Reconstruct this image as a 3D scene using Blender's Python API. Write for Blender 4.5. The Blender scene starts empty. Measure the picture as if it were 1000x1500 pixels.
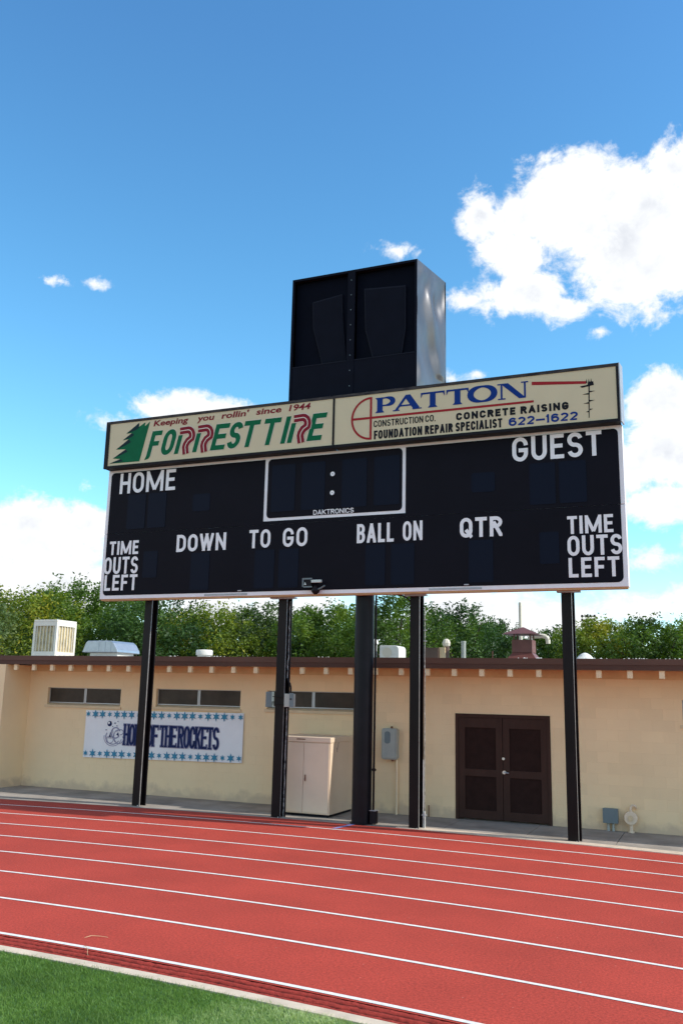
import bpy, math, random
import numpy as np
from mathutils import Vector, Matrix

S = bpy.context.scene
COL = S.collection
rnd = random.Random(7)
PI = math.pi

# ------------------------------------------------------------------ camera
cam_d = bpy.data.cameras.new('camera')
cam = bpy.data.objects.new('camera', cam_d)
COL.objects.link(cam)
S.camera = cam
cam_d.sensor_width = 36; cam_d.sensor_height = 36; cam_d.sensor_fit = 'VERTICAL'
cam_d.lens = 36 * 1291.79 / 1500
cam_d.clip_start = .05; cam_d.clip_end = 3000
pt, yw, ro, H = .203419, .398282, .022539, 2.349
fw = Vector((-math.sin(yw)*math.cos(pt), math.cos(yw)*math.cos(pt), math.sin(pt)))
r0 = Vector((math.cos(yw), math.sin(yw), 0)); u0 = r0.cross(fw)
rr = math.cos(ro)*r0 + math.sin(ro)*u0
uu = -math.sin(ro)*r0 + math.cos(ro)*u0
m = Matrix((rr, uu, -fw)).transposed().to_4x4(); m.translation = Vector((0, 0, H))
cam.matrix_world = m

# ------------------------------------------------------------------ light and exposure
S.view_settings.view_transform = 'Standard'
S.view_settings.look = 'None'
S.view_settings.gamma = 1
S.view_settings.use_curve_mapping = False
S.view_settings.exposure = 0.72
S.cycles.max_bounces = 6
S.cycles.use_denoising = True
SKY_STRENGTH = .11
SUN_DIR = Vector((1.33, .155, 1.0)).normalized()      # towards the sun
EL = math.asin(SUN_DIR.z); AZ = math.atan2(SUN_DIR.x, SUN_DIR.y)
sd = bpy.data.lights.new('sun', 'SUN'); sun = bpy.data.objects.new('sun', sd); COL.objects.link(sun)
sd.energy = 2.85; sd.angle = math.radians(.53); sd.color = (1, .95, .87)
sun.rotation_euler = (-SUN_DIR).to_track_quat('-Z', 'Y').to_euler()
sun.location = (30, 4, 30)

world = bpy.data.worlds.new('World'); S.world = world; world.use_nodes = True
def build_world():
    nt = world.node_tree; N = nt.nodes; L = nt.links
    N.clear()
    def nd(t, **k):
        n = N.new(t)
        for a, b in k.items(): setattr(n, a, b)
        return n
    def math_(op, a, b=None, c=None, clamp=False):
        n = nd('ShaderNodeMath', operation=op, use_clamp=clamp)
        for i, v in enumerate((a, b, c)):
            if v is None: continue
            if isinstance(v, (int, float)): n.inputs[i].default_value = v
            else: L.new(v, n.inputs[i])
        return n.outputs[0]
    def vm(op, a, b=None):
        n = nd('ShaderNodeVectorMath', operation=op)
        for i, v in enumerate((a, b)):
            if v is None: continue
            if isinstance(v, tuple): n.inputs[i].default_value = v
            else: L.new(v, n.inputs[i])
        return n.outputs['Value'] if op == 'LENGTH' else n.outputs[0]
    sky = nd('ShaderNodeTexSky', sky_type='NISHITA')
    sky.sun_disc = False; sky.sun_elevation = EL; sky.sun_rotation = AZ
    sky.altitude = 1100; sky.air_density = 1.0; sky.dust_density = .35; sky.ozone_density = 1.6
    geo = nd('ShaderNodeTexCoord')
    sep = nd('ShaderNodeSeparateXYZ'); L.new(geo.outputs['Generated'], sep.inputs[0])
    az = math_('MULTIPLY', math_('ARCTAN2', sep.outputs[0], sep.outputs[1]), 180/PI)
    el = math_('MULTIPLY', math_('ARCSINE', sep.outputs[2]), 180/PI)
    comb = nd('ShaderNodeCombineXYZ'); L.new(az, comb.inputs[0]); L.new(el, comb.inputs[1])
    P = comb.outputs[0]
    # cumulus clouds: az, el, half widths in degrees
    blobs = [(-11.3,27.6,2.7,2.0),(-10.6,29.9,3.4,1.9),(-7.11,30.2,6.0,3.1),(-10.92,25.32,4.3,1.7),(-13.4,30.3,1.7,1.9),(-3.27,27.04,5.57,4.28),
      (-6.11,32.2,2.6,1.5),(-0.0,31.4,2.6,1.9),(-14.16,25.0,1.7,.85),(-1.83,29.0,3.84,3.0),(-8.23,24.32,2.7,1.15),
      (-19.62,28.28,1.75,.6),(-42.11,24.65,.85,.32),(-39.94,24.81,.75,.33),(-5.56,22.66,1.0,.45),
      (-33.51,17.7,3.9,1.35),(-37.41,16.5,2.5,.75),(-30.33,17.5,2.6,1.1),(-2.2,18.1,2.6,2.1),(-1.82,15.1,3.6,2.9),
      (-3.89,14.4,2.46,2.1),(-2.39,11.9,2.8,1.6),(-3.16,8.41,2.39,.8),(-4.28,5.59,3.5,1.3),(-13.89,5.4,5.8,1.9),
      (-9.5,4.6,5,1.6),(-25.77,5.1,4.2,1.7),(-.92,9.66,.9,.85),(-.36,5.95,2.4,1.7),(-41.82,8.94,5.2,2.75),
      (-39.03,9.99,2.49,1.8),(-43.87,9.61,2.35,1.6),(-39.23,12.46,.95,.5),(-40.79,6.0,6.5,2.2),(-15.35,20.24,1.2,.5),
      (-13.75,20.5,.7,.32),(-37.0,6.2,3.2,1.7),(-31.49,5.0,5.2,1.4),(-19,4.0,6,1.2),
      (4.5,30,5,4),(4,16,5,4),(6,7,7,2.4),(-50,9,6,3),(-52,14,3,1.4)]
    acc = None
    for a, e, ra, re in blobs:
        d = vm('MULTIPLY', vm('SUBTRACT', P, (a, e, 0)), (1/ra, 1/re, 0))
        k = min(1.0, .10 + .38*min(ra, re))
        v = math_('MULTIPLY', math_('SUBTRACT', 1.0, vm('LENGTH', d)), k)
        acc = v if acc is None else math_('SMOOTH_MAX', acc, v, .12)
    # elsewhere similar cloud goes on, cover raised out of view to whiten fill
    n2 = nd('ShaderNodeTexNoise'); n2.inputs['Scale'].default_value = 2.3; n2.inputs['Detail'].default_value = 3
    mp = nd('ShaderNodeMapping'); mp.inputs['Scale'].default_value = (1, 1, 2.4); L.new(geo.outputs['Generated'], mp.inputs[0])
    L.new(mp.outputs[0], n2.inputs['Vector'])
    out_f = math_('MULTIPLY', math_('SUBTRACT', n2.outputs['Fac'], .49), 3.5)
    far_w = math_('SUBTRACT', math_('MULTIPLY', math_('ABSOLUTE', math_('ADD', az, 22)), 1/12.), 2.75, clamp=True)
    far_u = math_('MULTIPLY', math_('SUBTRACT', el, 46), 1/8., clamp=True)
    w_ = math_('MAXIMUM', far_w, far_u)
    acc2 = math_('ADD', acc, math_('MULTIPLY', math_('SUBTRACT', out_f, acc), w_))
    # ragged edges
    def noise(scale, det, rough, off=(0, 0, 0), dist=0):
        mpn = nd('ShaderNodeMapping'); mpn.inputs['Location'].default_value = off
        mpn.inputs['Scale'].default_value = (scale, scale*1.25, scale); L.new(P, mpn.inputs[0])
        n = nd('ShaderNodeTexNoise'); n.inputs['Scale'].default_value = 1; n.inputs['Detail'].default_value = det
        n.inputs['Roughness'].default_value = rough; n.inputs['Distortion'].default_value = dist
        L.new(mpn.outputs[0], n.inputs['Vector']); return n.outputs['Fac']
    na = noise(.30, 12, .66, (3.1, 7.7, 0), .35)
    nb = noise(1.7, 8, .6, (9, 2, 4), .3)
    dens = math_('ADD', acc2, math_('MULTIPLY', math_('SUBTRACT', na, .5), 1.45))
    dens = math_('ADD', dens, math_('MULTIPLY', math_('SUBTRACT', nb, .5), .40))
    mask = nd('ShaderNodeMapRange', interpolation_type='SMOOTHSTEP')
    L.new(dens, mask.inputs[0]); mask.inputs[1].default_value = -.05; mask.inputs[2].default_value = .36
    nc = noise(.21, 5, .5, (1.3, .4, 0))
    nd_ = noise(.8, 8, .6, (1.3, 5.4, 0), .4)
    body = nd('ShaderNodeMapRange', interpolation_type='SMOOTHSTEP'); L.new(dens, body.inputs[0])
    body.inputs[1].default_value = .3; body.inputs[2].default_value = .9
    g = math_('MULTIPLY', body.outputs[0], math_('MULTIPLY', math_('SUBTRACT', nc, .40), 4.0, clamp=True))
    g = math_('ADD', math_('MULTIPLY', g, .75), math_('MULTIPLY', math_('SUBTRACT', nd_, .45), .9), clamp=True)
    ramp = nd('ShaderNodeMix', data_type='RGBA')
    L.new(g, ramp.inputs['Factor'])
    ramp.inputs['A'].default_value = (6.0, 6.1, 6.2, 1); ramp.inputs['B'].default_value = (4.1, 4.3, 4.7, 1)
    mixc = nd('ShaderNodeMix', data_type='RGBA'); L.new(mask.outputs[0], mixc.inputs['Factor'])
    # the clear sky: a little richer in colour
    hsv = nd('ShaderNodeHueSaturation'); hsv.inputs['Saturation'].default_value = 1.25; hsv.inputs['Value'].default_value = 1.55
    hue = nd('ShaderNodeMapRange'); L.new(el, hue.inputs[0])
    hue.inputs[1].default_value = 8; hue.inputs[2].default_value = 40; hue.inputs[3].default_value = .477; hue.inputs[4].default_value = .494
    L.new(hue.outputs[0], hsv.inputs['Hue'])
    L.new(sky.outputs[0], hsv.inputs['Color'])
    L.new(hsv.outputs[0], mixc.inputs['A']); L.new(ramp.outputs['Result'], mixc.inputs['B'])
    bg = nd('ShaderNodeBackground'); bg.inputs['Strength'].default_value = SKY_STRENGTH
    L.new(mixc.outputs['Result'], bg.inputs['Color'])
    out = nd('ShaderNodeOutputWorld'); L.new(bg.outputs[0], out.inputs['Surface'])
build_world()
world.cycles.sampling_method = 'MANUAL'; world.cycles.sample_map_resolution = 512

# ------------------------------------------------------------------ materials
def mat(name, col, rough=.6, metal=0, var=0, vscale=3, bump=0, bscale=60, spec=.5, col2=None, detail=6, stretch=(1, 1, 1), coat=0):
    M = bpy.data.materials.new(name); M.use_nodes = True
    nt = M.node_tree; N = nt.nodes; L = nt.links
    b = N['Principled BSDF']
    b.inputs['Roughness'].default_value = rough; b.inputs['Metallic'].default_value = metal
    b.inputs['Specular IOR Level'].default_value = spec
    b.inputs['Coat Weight'].default_value = coat
    c1 = tuple(col) + (1,)
    tc = N.new('ShaderNodeTexCoord'); g = N.new('ShaderNodeNewGeometry')
    mp = N.new('ShaderNodeMapping'); mp.inputs['Scale'].default_value = stretch; L.new(g.outputs['Position'], mp.inputs[0])
    if var or col2:
        n = N.new('ShaderNodeTexNoise'); n.inputs['Scale'].default_value = vscale; n.inputs['Detail'].default_value = detail
        n.inputs['Roughness'].default_value = .6
        L.new(mp.outputs[0], n.inputs['Vector'])
        mr = N.new('ShaderNodeMapRange'); mr.inputs[1].default_value = .33; mr.inputs[2].default_value = .67
        L.new(n.outputs['Fac'], mr.inputs[0])
        mx = N.new('ShaderNodeMix'); mx.data_type = 'RGBA'
        L.new(mr.outputs[0], mx.inputs['Factor'])
        mx.inputs['A'].default_value = tuple(x*(1-var) for x in col) + (1,)
        mx.inputs['B'].default_value = (tuple(col2) if col2 else tuple(min(1, x*(1+var)) for x in col)) + (1,)
        L.new(mx.outputs['Result'], b.inputs['Base Color'])
        M['mixname'] = mx.name
    else:
        b.inputs['Base Color'].default_value = c1
    if bump:
        nb = N.new('ShaderNodeTexNoise'); nb.inputs['Scale'].default_value = bscale; nb.inputs['Detail'].default_value = 4
        L.new(mp.outputs[0], nb.inputs['Vector'])
        bp = N.new('ShaderNodeBump'); bp.inputs['Strength'].default_value = bump; bp.inputs['Distance'].default_value = .01
        L.new(nb.outputs['Fac'], bp.inputs['Height']); L.new(bp.outputs[0], b.inputs['Normal'])
    return M

def track_material():
    M = mat('red_rubber', (.390, .049, .031), .9, var=.10, vscale=.8, detail=8, spec=.25)
    nt = M.node_tree; N = nt.nodes; L = nt.links; b = N['Principled BSDF']
    mx = N[M['mixname']]
    g = N.new('ShaderNodeNewGeometry')
    n = N.new('ShaderNodeTexNoise'); n.inputs['Scale'].default_value = 42; n.inputs['Detail'].default_value = 5; n.inputs['Roughness'].default_value = .85
    L.new(g.outputs['Position'], n.inputs['Vector'])
    mr = N.new('ShaderNodeMapRange'); L.new(n.outputs['Fac'], mr.inputs[0])
    mr.inputs[1].default_value = .3; mr.inputs[2].default_value = .7; mr.inputs[3].default_value = .42; mr.inputs[4].default_value = 1.58
    mu = N.new('ShaderNodeMix'); mu.data_type = 'RGBA'; mu.blend_type = 'MULTIPLY'; mu.inputs['Factor'].default_value = 1
    L.new(mx.outputs['Result'], mu.inputs['A']); L.new(mr.outputs[0], mu.inputs['B'])
    # pale crumbs
    v = N.new('ShaderNodeTexVoronoi'); v.inputs['Scale'].default_value = 5; L.new(g.outputs['Position'], v.inputs['Vector'])
    lt = N.new('ShaderNodeMath'); lt.operation = 'LESS_THAN'; L.new(v.outputs['Distance'], lt.inputs[0]); lt.inputs[1].default_value = .035
    lt2 = N.new('ShaderNodeMath'); lt2.operation = 'MULTIPLY'; L.new(lt.outputs[0], lt2.inputs[0]); lt2.inputs[1].default_value = .45
    m2 = N.new('ShaderNodeMix'); m2.data_type = 'RGBA'; L.new(lt2.outputs[0], m2.inputs['Factor'])
    L.new(mu.outputs['Result'], m2.inputs['A']); m2.inputs['B'].default_value = (.6, .35, .28, 1)
    L.new(m2.outputs['Result'], b.inputs['Base Color'])
    bp = N.new('ShaderNodeBump'); bp.inputs['Strength'].default_value = .6; bp.inputs['Distance'].default_value = .006
    L.new(n.outputs['Fac'], bp.inputs['Height']); L.new(bp.outputs[0], b.inputs['Normal'])
    return M

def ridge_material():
    # rubber coloured darker towards the bottom of its grooves
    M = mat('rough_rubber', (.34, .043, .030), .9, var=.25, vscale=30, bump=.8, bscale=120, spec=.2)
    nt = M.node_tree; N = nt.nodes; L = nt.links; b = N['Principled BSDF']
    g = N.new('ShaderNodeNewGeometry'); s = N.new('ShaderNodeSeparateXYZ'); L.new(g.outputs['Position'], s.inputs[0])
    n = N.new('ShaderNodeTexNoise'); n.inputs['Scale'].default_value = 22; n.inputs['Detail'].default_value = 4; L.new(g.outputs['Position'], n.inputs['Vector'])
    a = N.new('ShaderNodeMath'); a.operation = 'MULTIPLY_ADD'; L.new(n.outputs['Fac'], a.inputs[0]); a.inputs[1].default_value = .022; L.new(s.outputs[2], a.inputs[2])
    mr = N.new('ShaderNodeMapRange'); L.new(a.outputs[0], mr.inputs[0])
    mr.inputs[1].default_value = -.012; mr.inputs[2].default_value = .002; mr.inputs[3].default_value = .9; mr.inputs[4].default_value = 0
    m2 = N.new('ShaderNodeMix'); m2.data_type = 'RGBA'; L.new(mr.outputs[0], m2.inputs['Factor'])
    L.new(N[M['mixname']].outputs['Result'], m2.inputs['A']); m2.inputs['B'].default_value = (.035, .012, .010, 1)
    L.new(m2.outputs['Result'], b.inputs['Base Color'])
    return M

def wall_material():
    M = mat('painted_block', (.87, .65, .385), .82, var=.03, vscale=1.1, bump=.35, bscale=55, spec=.25)
    nt = M.node_tree; N = nt.nodes; L = nt.links; b = N['Principled BSDF']
    mx = N[M['mixname']]
    g = N.new('ShaderNodeNewGeometry'); s = N.new('ShaderNodeSeparateXYZ'); L.new(g.outputs['Position'], s.inputs[0])
    n = N.new('ShaderNodeTexNoise'); n.inputs['Scale'].default_value = 4; n.inputs['Detail'].default_value = 8
    L.new(g.outputs['Position'], n.inputs['Vector'])
    # splash-back dust and flaked paint along the foot of the wall
    a = N.new('ShaderNodeMath'); a.operation = 'MULTIPLY_ADD'; L.new(n.outputs['Fac'], a.inputs[0]); a.inputs[1].default_value = .55; L.new(s.outputs[2], a.inputs[2])
    mr = N.new('ShaderNodeMapRange'); L.new(a.outputs[0], mr.inputs[0])
    mr.inputs[1].default_value = .34; mr.inputs[2].default_value = .50; mr.inputs[3].default_value = .55; mr.inputs[4].default_value = 0
    m2 = N.new('ShaderNodeMix'); m2.data_type = 'RGBA'; L.new(mr.outputs[0], m2.inputs['Factor'])
    L.new(mx.outputs['Result'], m2.inputs['A']); m2.inputs['B'].default_value = (.50, .36, .26, 1)
    oi = N.new('ShaderNodeObjectInfo')
    mo = N.new('ShaderNodeMapRange'); L.new(oi.outputs['Random'], mo.inputs[0]); mo.inputs[3].default_value = .965; mo.inputs[4].default_value = 1.03
    m3 = N.new('ShaderNodeMix'); m3.data_type = 'RGBA'; m3.blend_type = 'MULTIPLY'; m3.inputs['Factor'].default_value = 1
    L.new(m2.outputs['Result'], m3.inputs['A']); L.new(mo.outputs[0], m3.inputs['B'])
    L.new(m3.outputs['Result'], b.inputs['Base Color'])
    return M

def leaf_material(name, c1, c2, c3):
    M = bpy.data.materials.new(name); M.use_nodes = True
    nt = M.node_tree; N = nt.nodes; L = nt.links; N.clear()
    out = N.new('ShaderNodeOutputMaterial')
    g = N.new('ShaderNodeNewGeometry')
    n = N.new('ShaderNodeTexNoise'); n.inputs['Scale'].default_value = .55; n.inputs['Detail'].default_value = 4
    L.new(g.outputs['Position'], n.inputs['Vector'])
    ad = N.new('ShaderNodeMath'); ad.operation = 'MULTIPLY_ADD'; L.new(g.outputs['Random Per Island'], ad.inputs[0]); ad.inputs[1].default_value = .22
    sb = N.new('ShaderNodeMapRange'); L.new(n.outputs['Fac'], sb.inputs[0]); sb.inputs[1].default_value = .34; sb.inputs[2].default_value = .72; sb.inputs[4].default_value = .78
    L.new(sb.outputs[0], ad.inputs[2])
    cr = N.new('ShaderNodeValToRGB'); L.new(ad.outputs[0], cr.inputs[0])
    e = cr.color_ramp.elements; e[0].color = c1 + (1,); e[1].color = c3 + (1,)
    e[0].position = .05; e[1].position = .97
    x = e.new(.5); x.color = c2 + (1,)
    d = N.new('ShaderNodeBsdfPrincipled'); d.inputs['Roughness'].default_value = .55; d.inputs['Specular IOR Level'].default_value = .3
    L.new(cr.outputs[0], d.inputs['Base Color'])
    t = N.new('ShaderNodeBsdfTranslucent')
    tm = N.new('ShaderNodeMix'); tm.data_type = 'RGBA'; tm.blend_type = 'MULTIPLY'; tm.inputs['Factor'].default_value = 1
    L.new(cr.outputs[0], tm.inputs['A']); tm.inputs['B'].default_value = (1.7, 1.7, .7, 1); L.new(tm.outputs['Result'], t.inputs[0])
    mx = N.new('ShaderNodeMixShader'); mx.inputs[0].default_value = .27
    L.new(d.outputs[0], mx.inputs[1]); L.new(t.outputs[0], mx.inputs[2]); L.new(mx.outputs[0], out.inputs[0])
    return M

M_ = dict(
  track=track_material(), wall=wall_material(),
  line=mat('line_paint', (.74, .71, .66), .7, var=.14, vscale=14, bump=.3, bscale=90),
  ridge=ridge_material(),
  concrete=mat('grey_concrete', (.30, .265, .225), .9, spec=.2, var=.28, vscale=1.3, bump=.5, bscale=45, detail=10),
  curb=mat('cream_concrete', (.60, .49, .37), .8, var=.14, vscale=5, bump=.5, bscale=70, detail=9),
  dirt=mat('dry_earth', (.30, .235, .165), .95, var=.2, vscale=.5, bump=.5, bscale=8),
  turf_base=mat('turf_backing', (.05, .13, .035), .9, var=.3, vscale=6),
  black=mat('black_face_paint', (.0060, .0055, .0100), .6, var=.12, vscale=1.2, spec=.10),
  led=mat('dark_blue_lens', (.0027, .0050, .0160), .5, spec=.12),
  white=mat('white_paint', (.82, .80, .81), .5, var=.05, vscale=3),
  letter=mat('white_vinyl', (.86, .85, .85), .5, var=.03, vscale=6),
  frame=mat('dark_bronze_frame', (.010, .0080, .0105), .5, var=.25, vscale=5, spec=.15),
  scuffed=mat('scuffed_black_frame', (.012, .010, .014), .5, col2=(.075, .065, .06), vscale=9, detail=4, stretch=(.5, 1, 3), spec=.15),
  alu=mat('dull_aluminium', (.36, .36, .37), .45, metal=.3, var=.12, vscale=4, bump=.1, bscale=8),
  cream_face=mat('cream_sign_face', (.64, .53, .335), .5, var=.025, vscale=2),
  red_ink=mat('red_ink', (.34, .022, .028), .5, spec=.1), maroon=mat('maroon_ink', (.22, .014, .026), .5, spec=.1),
  green=mat('green_ink', (.003, .125, .050), .5, spec=.1, var=.08, vscale=5), dkgreen=mat('dark_green_ink', (.008, .028, .035), .5, spec=.1),
  blue=mat('blue_ink', (.006, .035, .20), .5, spec=.1), ink=mat('black_ink', (.012, .012, .016), .5, spec=.1),
  pink=mat('pale_outline_ink', (.72, .62, .52), .5),
  post=mat('black_post_paint', (.0085, .0062, .0068), .42, var=.3, vscale=3, spec=.14, bump=.08, bscale=14, stretch=(1, 1, .3)),
  postedge=mat('sunlit_worn_post_edge', (.20, .195, .19), .5, var=.2, vscale=8),  # worn paint, made paler for the sun catching the flange edge
  pipe_black=mat('black_pipe_paint', (.0065, .0062, .0095), .38, var=.3, vscale=2.5, spec=.18),
  spk=mat('speaker_cloth', (.0025, .0033, .0085), .7, var=.15, vscale=2, spec=.06),
  spk2=mat('speaker_cloth_lower', (.0050, .0060, .0125), .7, var=.12, vscale=3, spec=.08),
  horn=mat('horn_plastic', (.0085, .0095, .018), .6, spec=.12),
  spkside=mat('scuffed_cabinet_metal', (.10, .099, .103), .30, metal=.4, var=.30, vscale=.8, detail=7, bump=.12, bscale=3, stretch=(1, 1, .5)),
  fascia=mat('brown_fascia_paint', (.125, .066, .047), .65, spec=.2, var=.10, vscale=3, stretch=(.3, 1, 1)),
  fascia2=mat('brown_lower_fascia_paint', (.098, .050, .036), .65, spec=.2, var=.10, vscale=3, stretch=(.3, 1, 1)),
  rafter=mat('cream_rafter_paint', (.86, .66, .40), .7, var=.06, vscale=9),
  soffit=mat('tan_soffit_paint', (.56, .39, .20), .8, var=.08, vscale=3),
  straw=mat('dry_straw', (.62, .47, .26), .7),
  mark=mat('blue_mark_paint', (.20, .20, .42), .8, var=.1),
  wall_top=mat('tan_wall_top_paint', (.72, .50, .26), .8, var=.08, vscale=3),
  roof=mat('grey_roofing', (.25, .24, .23), .95, var=.2, vscale=3, bump=.8, bscale=50),
  door=mat('dark_brown_door', (.054, .027, .020), .6, spec=.12, var=.12, vscale=5, stretch=(1, 1, .3)),
  doorpanel=mat('door_panel_brown', (.028, .0135, .0108), .7, spec=.08, var=.15, vscale=8),
  steel=mat('brushed_steel', (.6, .6, .6), .3, metal=1),
  winframe=mat('window_aluminium', (.42, .42, .42), .4, metal=.6),
  pane=mat('screened_window', (.050, .037, .026), .35, var=.3, vscale=2.2, spec=.22),
  sill=mat('tan_sill', (.70, .53, .32), .8, var=.06, vscale=4),
  cabinet=mat('beige_cabinet_paint', (.76, .60, .43), .5, var=.05, vscale=1.7, bump=.08, bscale=6),
  rust=mat('rust_streak', (.20, .09, .05), .8, var=.3, vscale=30),
  greybox=mat('grey_enamel', (.36, .38, .34), .45, var=.06, vscale=6),
  bluegrey=mat('blue_grey_enamel', (.14, .18, .19), .5, var=.06, vscale=6),
  conduit=mat('weathered_conduit', (.42, .42, .40), .6, col2=(.05, .05, .05), vscale=14, detail=5),
  pvc=mat('grey_pvc', (.50, .50, .47), .5, var=.08, vscale=9),
  wallpipe=mat('tan_painted_pipe', (.84, .66, .42), .6, var=.05),
  banner=mat('white_banner_vinyl', (.80, .79, .78), .5, var=.04, vscale=1.5),
  navy=mat('navy_ink', (.008, .016, .060), .5, spec=.1, col2=(.02, .035, .13), vscale=20),
  teal=mat('teal_ink', (.015, .21, .34), .5), lav=mat('pale_shadow_ink', (.25, .25, .36), .5),
  swamp=mat('evaporative_cooler_cream', (.76, .71, .60), .6, var=.05),
  louvre=mat('cooler_pad_tan', (.52, .42, .23), .8, var=.35, vscale=6), slatm=mat('cooler_slat', (.66, .60, .48), .6),
  galv=mat('galvanised_hood', (.38, .42, .47), .32, metal=.6, var=.08, vscale=6),
  offwhite=mat('off_white_vent', (.72, .70, .64), .6, var=.08, vscale=8),
  oxblood=mat('oxblood_sheet_metal', (.15, .05, .04), .5, var=.15, vscale=6),
  brownv=mat('brown_vent_box', (.12, .075, .055), .7, var=.1),
  creampipe=mat('cream_pipe', (.72, .67, .53), .5, var=.06),
  bark=mat('tree_bark', (.09, .065, .05), .9, var=.3, vscale=8, bump=.8, bscale=20),
  leafa=leaf_material('leaf_mid_green', (0.0292, 0.0640, 0.0082), (0.0792, 0.1495, 0.0147), (0.1828, 0.2423, 0.0246)),
  leafb=leaf_material('leaf_yellow_green', (0.0487, 0.0876, 0.0082), (0.1401, 0.1959, 0.0147), (0.3654, 0.3195, 0.0287)),
  leafc=leaf_material('leaf_deep_green', (0.0179, 0.0479, 0.0114), (0.0420, 0.0966, 0.0181), (0.0948, 0.1611, 0.0246)),
  leafd=leaf_material('leaf_grey_green', (0.0339, 0.0625, 0.0196), (0.0749, 0.1215, 0.0328), (0.1498, 0.1887, 0.0573)),
  blade=leaf_material('turf_blade', (.062, .125, .028), (.155, .280, .060), (.56, .64, .36)),
  bulb=mat('lamp_glass', (.55, .60, .55), .2),
)

# ------------------------------------------------------------------ mesh helpers
W = {}                    # world location of every parent
def tag(o, label=None, cat=None, group=None, kind=None):
    if label: o['label'] = label
    if cat: o['category'] = cat
    if group: o['group'] = group
    if kind: o['kind'] = kind
    return o
def thing(name, loc, label, cat, group=None, kind=None):
    o = bpy.data.objects.new(name, None); COL.objects.link(o); o.empty_display_size = .2
    o.location = loc; W[o.name] = Vector(loc)
    return tag(o, label, cat, group, kind)
class MB:
    def __init__(s): s.v = []; s.f = []
    def add(s, v, f):
        n = len(s.v); s.v += [tuple(p) for p in v]; s.f += [tuple(i+n for i in q) for q in f]; return s
    def box(s, x0, x1, y0, y1, z0, z1):
        return s.add([(x0,y0,z0),(x1,y0,z0),(x1,y1,z0),(x0,y1,z0),(x0,y0,z1),(x1,y0,z1),(x1,y1,z1),(x0,y1,z1)],
            [(0,3,2,1),(4,5,6,7),(0,1,5,4),(1,2,6,5),(2,3,7,6),(3,0,4,7)])
    def cyl(s, p0, p1, r0, r1=None, n=12, cap=True):
        r1 = r0 if r1 is None else r1
        p0 = Vector(p0); p1 = Vector(p1); d = (p1-p0).normalized()
        a = d.orthogonal().normalized(); b = d.cross(a)
        v = []
        for p, r in ((p0, r0), (p1, r1)):
            for i in range(n):
                t = 2*PI*i/n; v.append(p + a*r*math.cos(t) + b*r*math.sin(t))
        f = [(i, (i+1) % n, n+(i+1) % n, n+i) for i in range(n)]
        if cap: f += [tuple(range(n))[::-1], tuple(range(n, 2*n))]
        return s.add(v, f)
    def tube(s, pts, r, n=8):
        for i in range(len(pts)-1):
            s.cyl(pts[i], pts[i+1], r if not isinstance(r, (list, tuple)) else r[i], r if not isinstance(r, (list, tuple)) else r[i+1], n)
        return s
    def lathe(s, prof, c, n=20):
        v = []; f = []
        for r, z in prof:
            for i in range(n):
                t = 2*PI*i/n; v.append((c[0]+r*math.cos(t), c[1]+r*math.sin(t), c[2]+z))
        for k in range(len(prof)-1):
            for i in range(n):
                f.append((k*n+i, k*n+(i+1) % n, (k+1)*n+(i+1) % n, (k+1)*n+i))
        f.append(tuple(range(n))[::-1]); f.append(tuple(range((len(prof)-1)*n, len(prof)*n)))
        return s.add(v, f)
    def prism(s, poly, y0, y1):
        """poly of (x,z), extruded in y"""
        n = len(poly)
        a = sum(poly[i][0]*poly[(i+1) % n][1]-poly[(i+1) % n][0]*poly[i][1] for i in range(n))
        if a < 0: poly = poly[::-1]
        v = [(x, y0, z) for x, z in poly] + [(x, y1, z) for x, z in poly]
        f = [tuple(range(n)), tuple(range(n, 2*n))[::-1]]
        f += [(i, n+i, n+(i+1) % n, (i+1) % n) for i in range(n)]
        return s.add(v, f)
    def sheet(s, poly, y):
        n = len(poly)
        a = sum(poly[i][0]*poly[(i+1) % n][1]-poly[(i+1) % n][0]*poly[i][1] for i in range(n))
        if a < 0: poly = poly[::-1]
        return s.add([(x, y, z) for x, z in poly], [tuple(range(n))])
    def mesh(s, name, mt, origin=(0, 0, 0)):
        me = bpy.data.meshes.new(name)
        ox, oy, oz = origin
        me.from_pydata([(x-ox, y-oy, z-oz) for x, y, z in s.v], [], s.f)
        me.materials.append(mt); me.update(); return me
    def build(s, name, mt, parent=None, origin=None, smooth=False, bevel=0):
        org = W[parent.name] if parent is not None else Vector(origin or (0, 0, 0))
        me = s.mesh(name, mt, org)
        o = bpy.data.objects.new(name, me); COL.objects.link(o)
        if parent is not None: o.parent = parent; W[o.name] = org
        else: o.location = org; W[o.name] = org
        if smooth:
            me.polygons.foreach_set('use_smooth', [True]*len(me.polygons)); me.set_sharp_from_angle(angle=.7)
        if bevel:
            b = o.modifiers.new('bevel', 'BEVEL'); b.width = bevel; b.segments = 2; b.limit_method = 'ANGLE'
        return o
def rpoly(x0, x1, z0, z1, tl=0, tr=0, br=0, bl=0, n=6):
    p = []
    for cx, cz, r, a0 in ((x1-tr, z1-tr, tr, 0), (x0+tl, z1-tl, tl, 90), (x0+bl, z0+bl, bl, 180), (x1-br, z0+br, br, 270)):
        if r == 0: p.append((cx, cz)); continue
        for k in range(n+1):
            t = math.radians(a0+90*k/n); p.append((cx+r*math.cos(t), cz+r*math.sin(t)))
    return p

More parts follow.
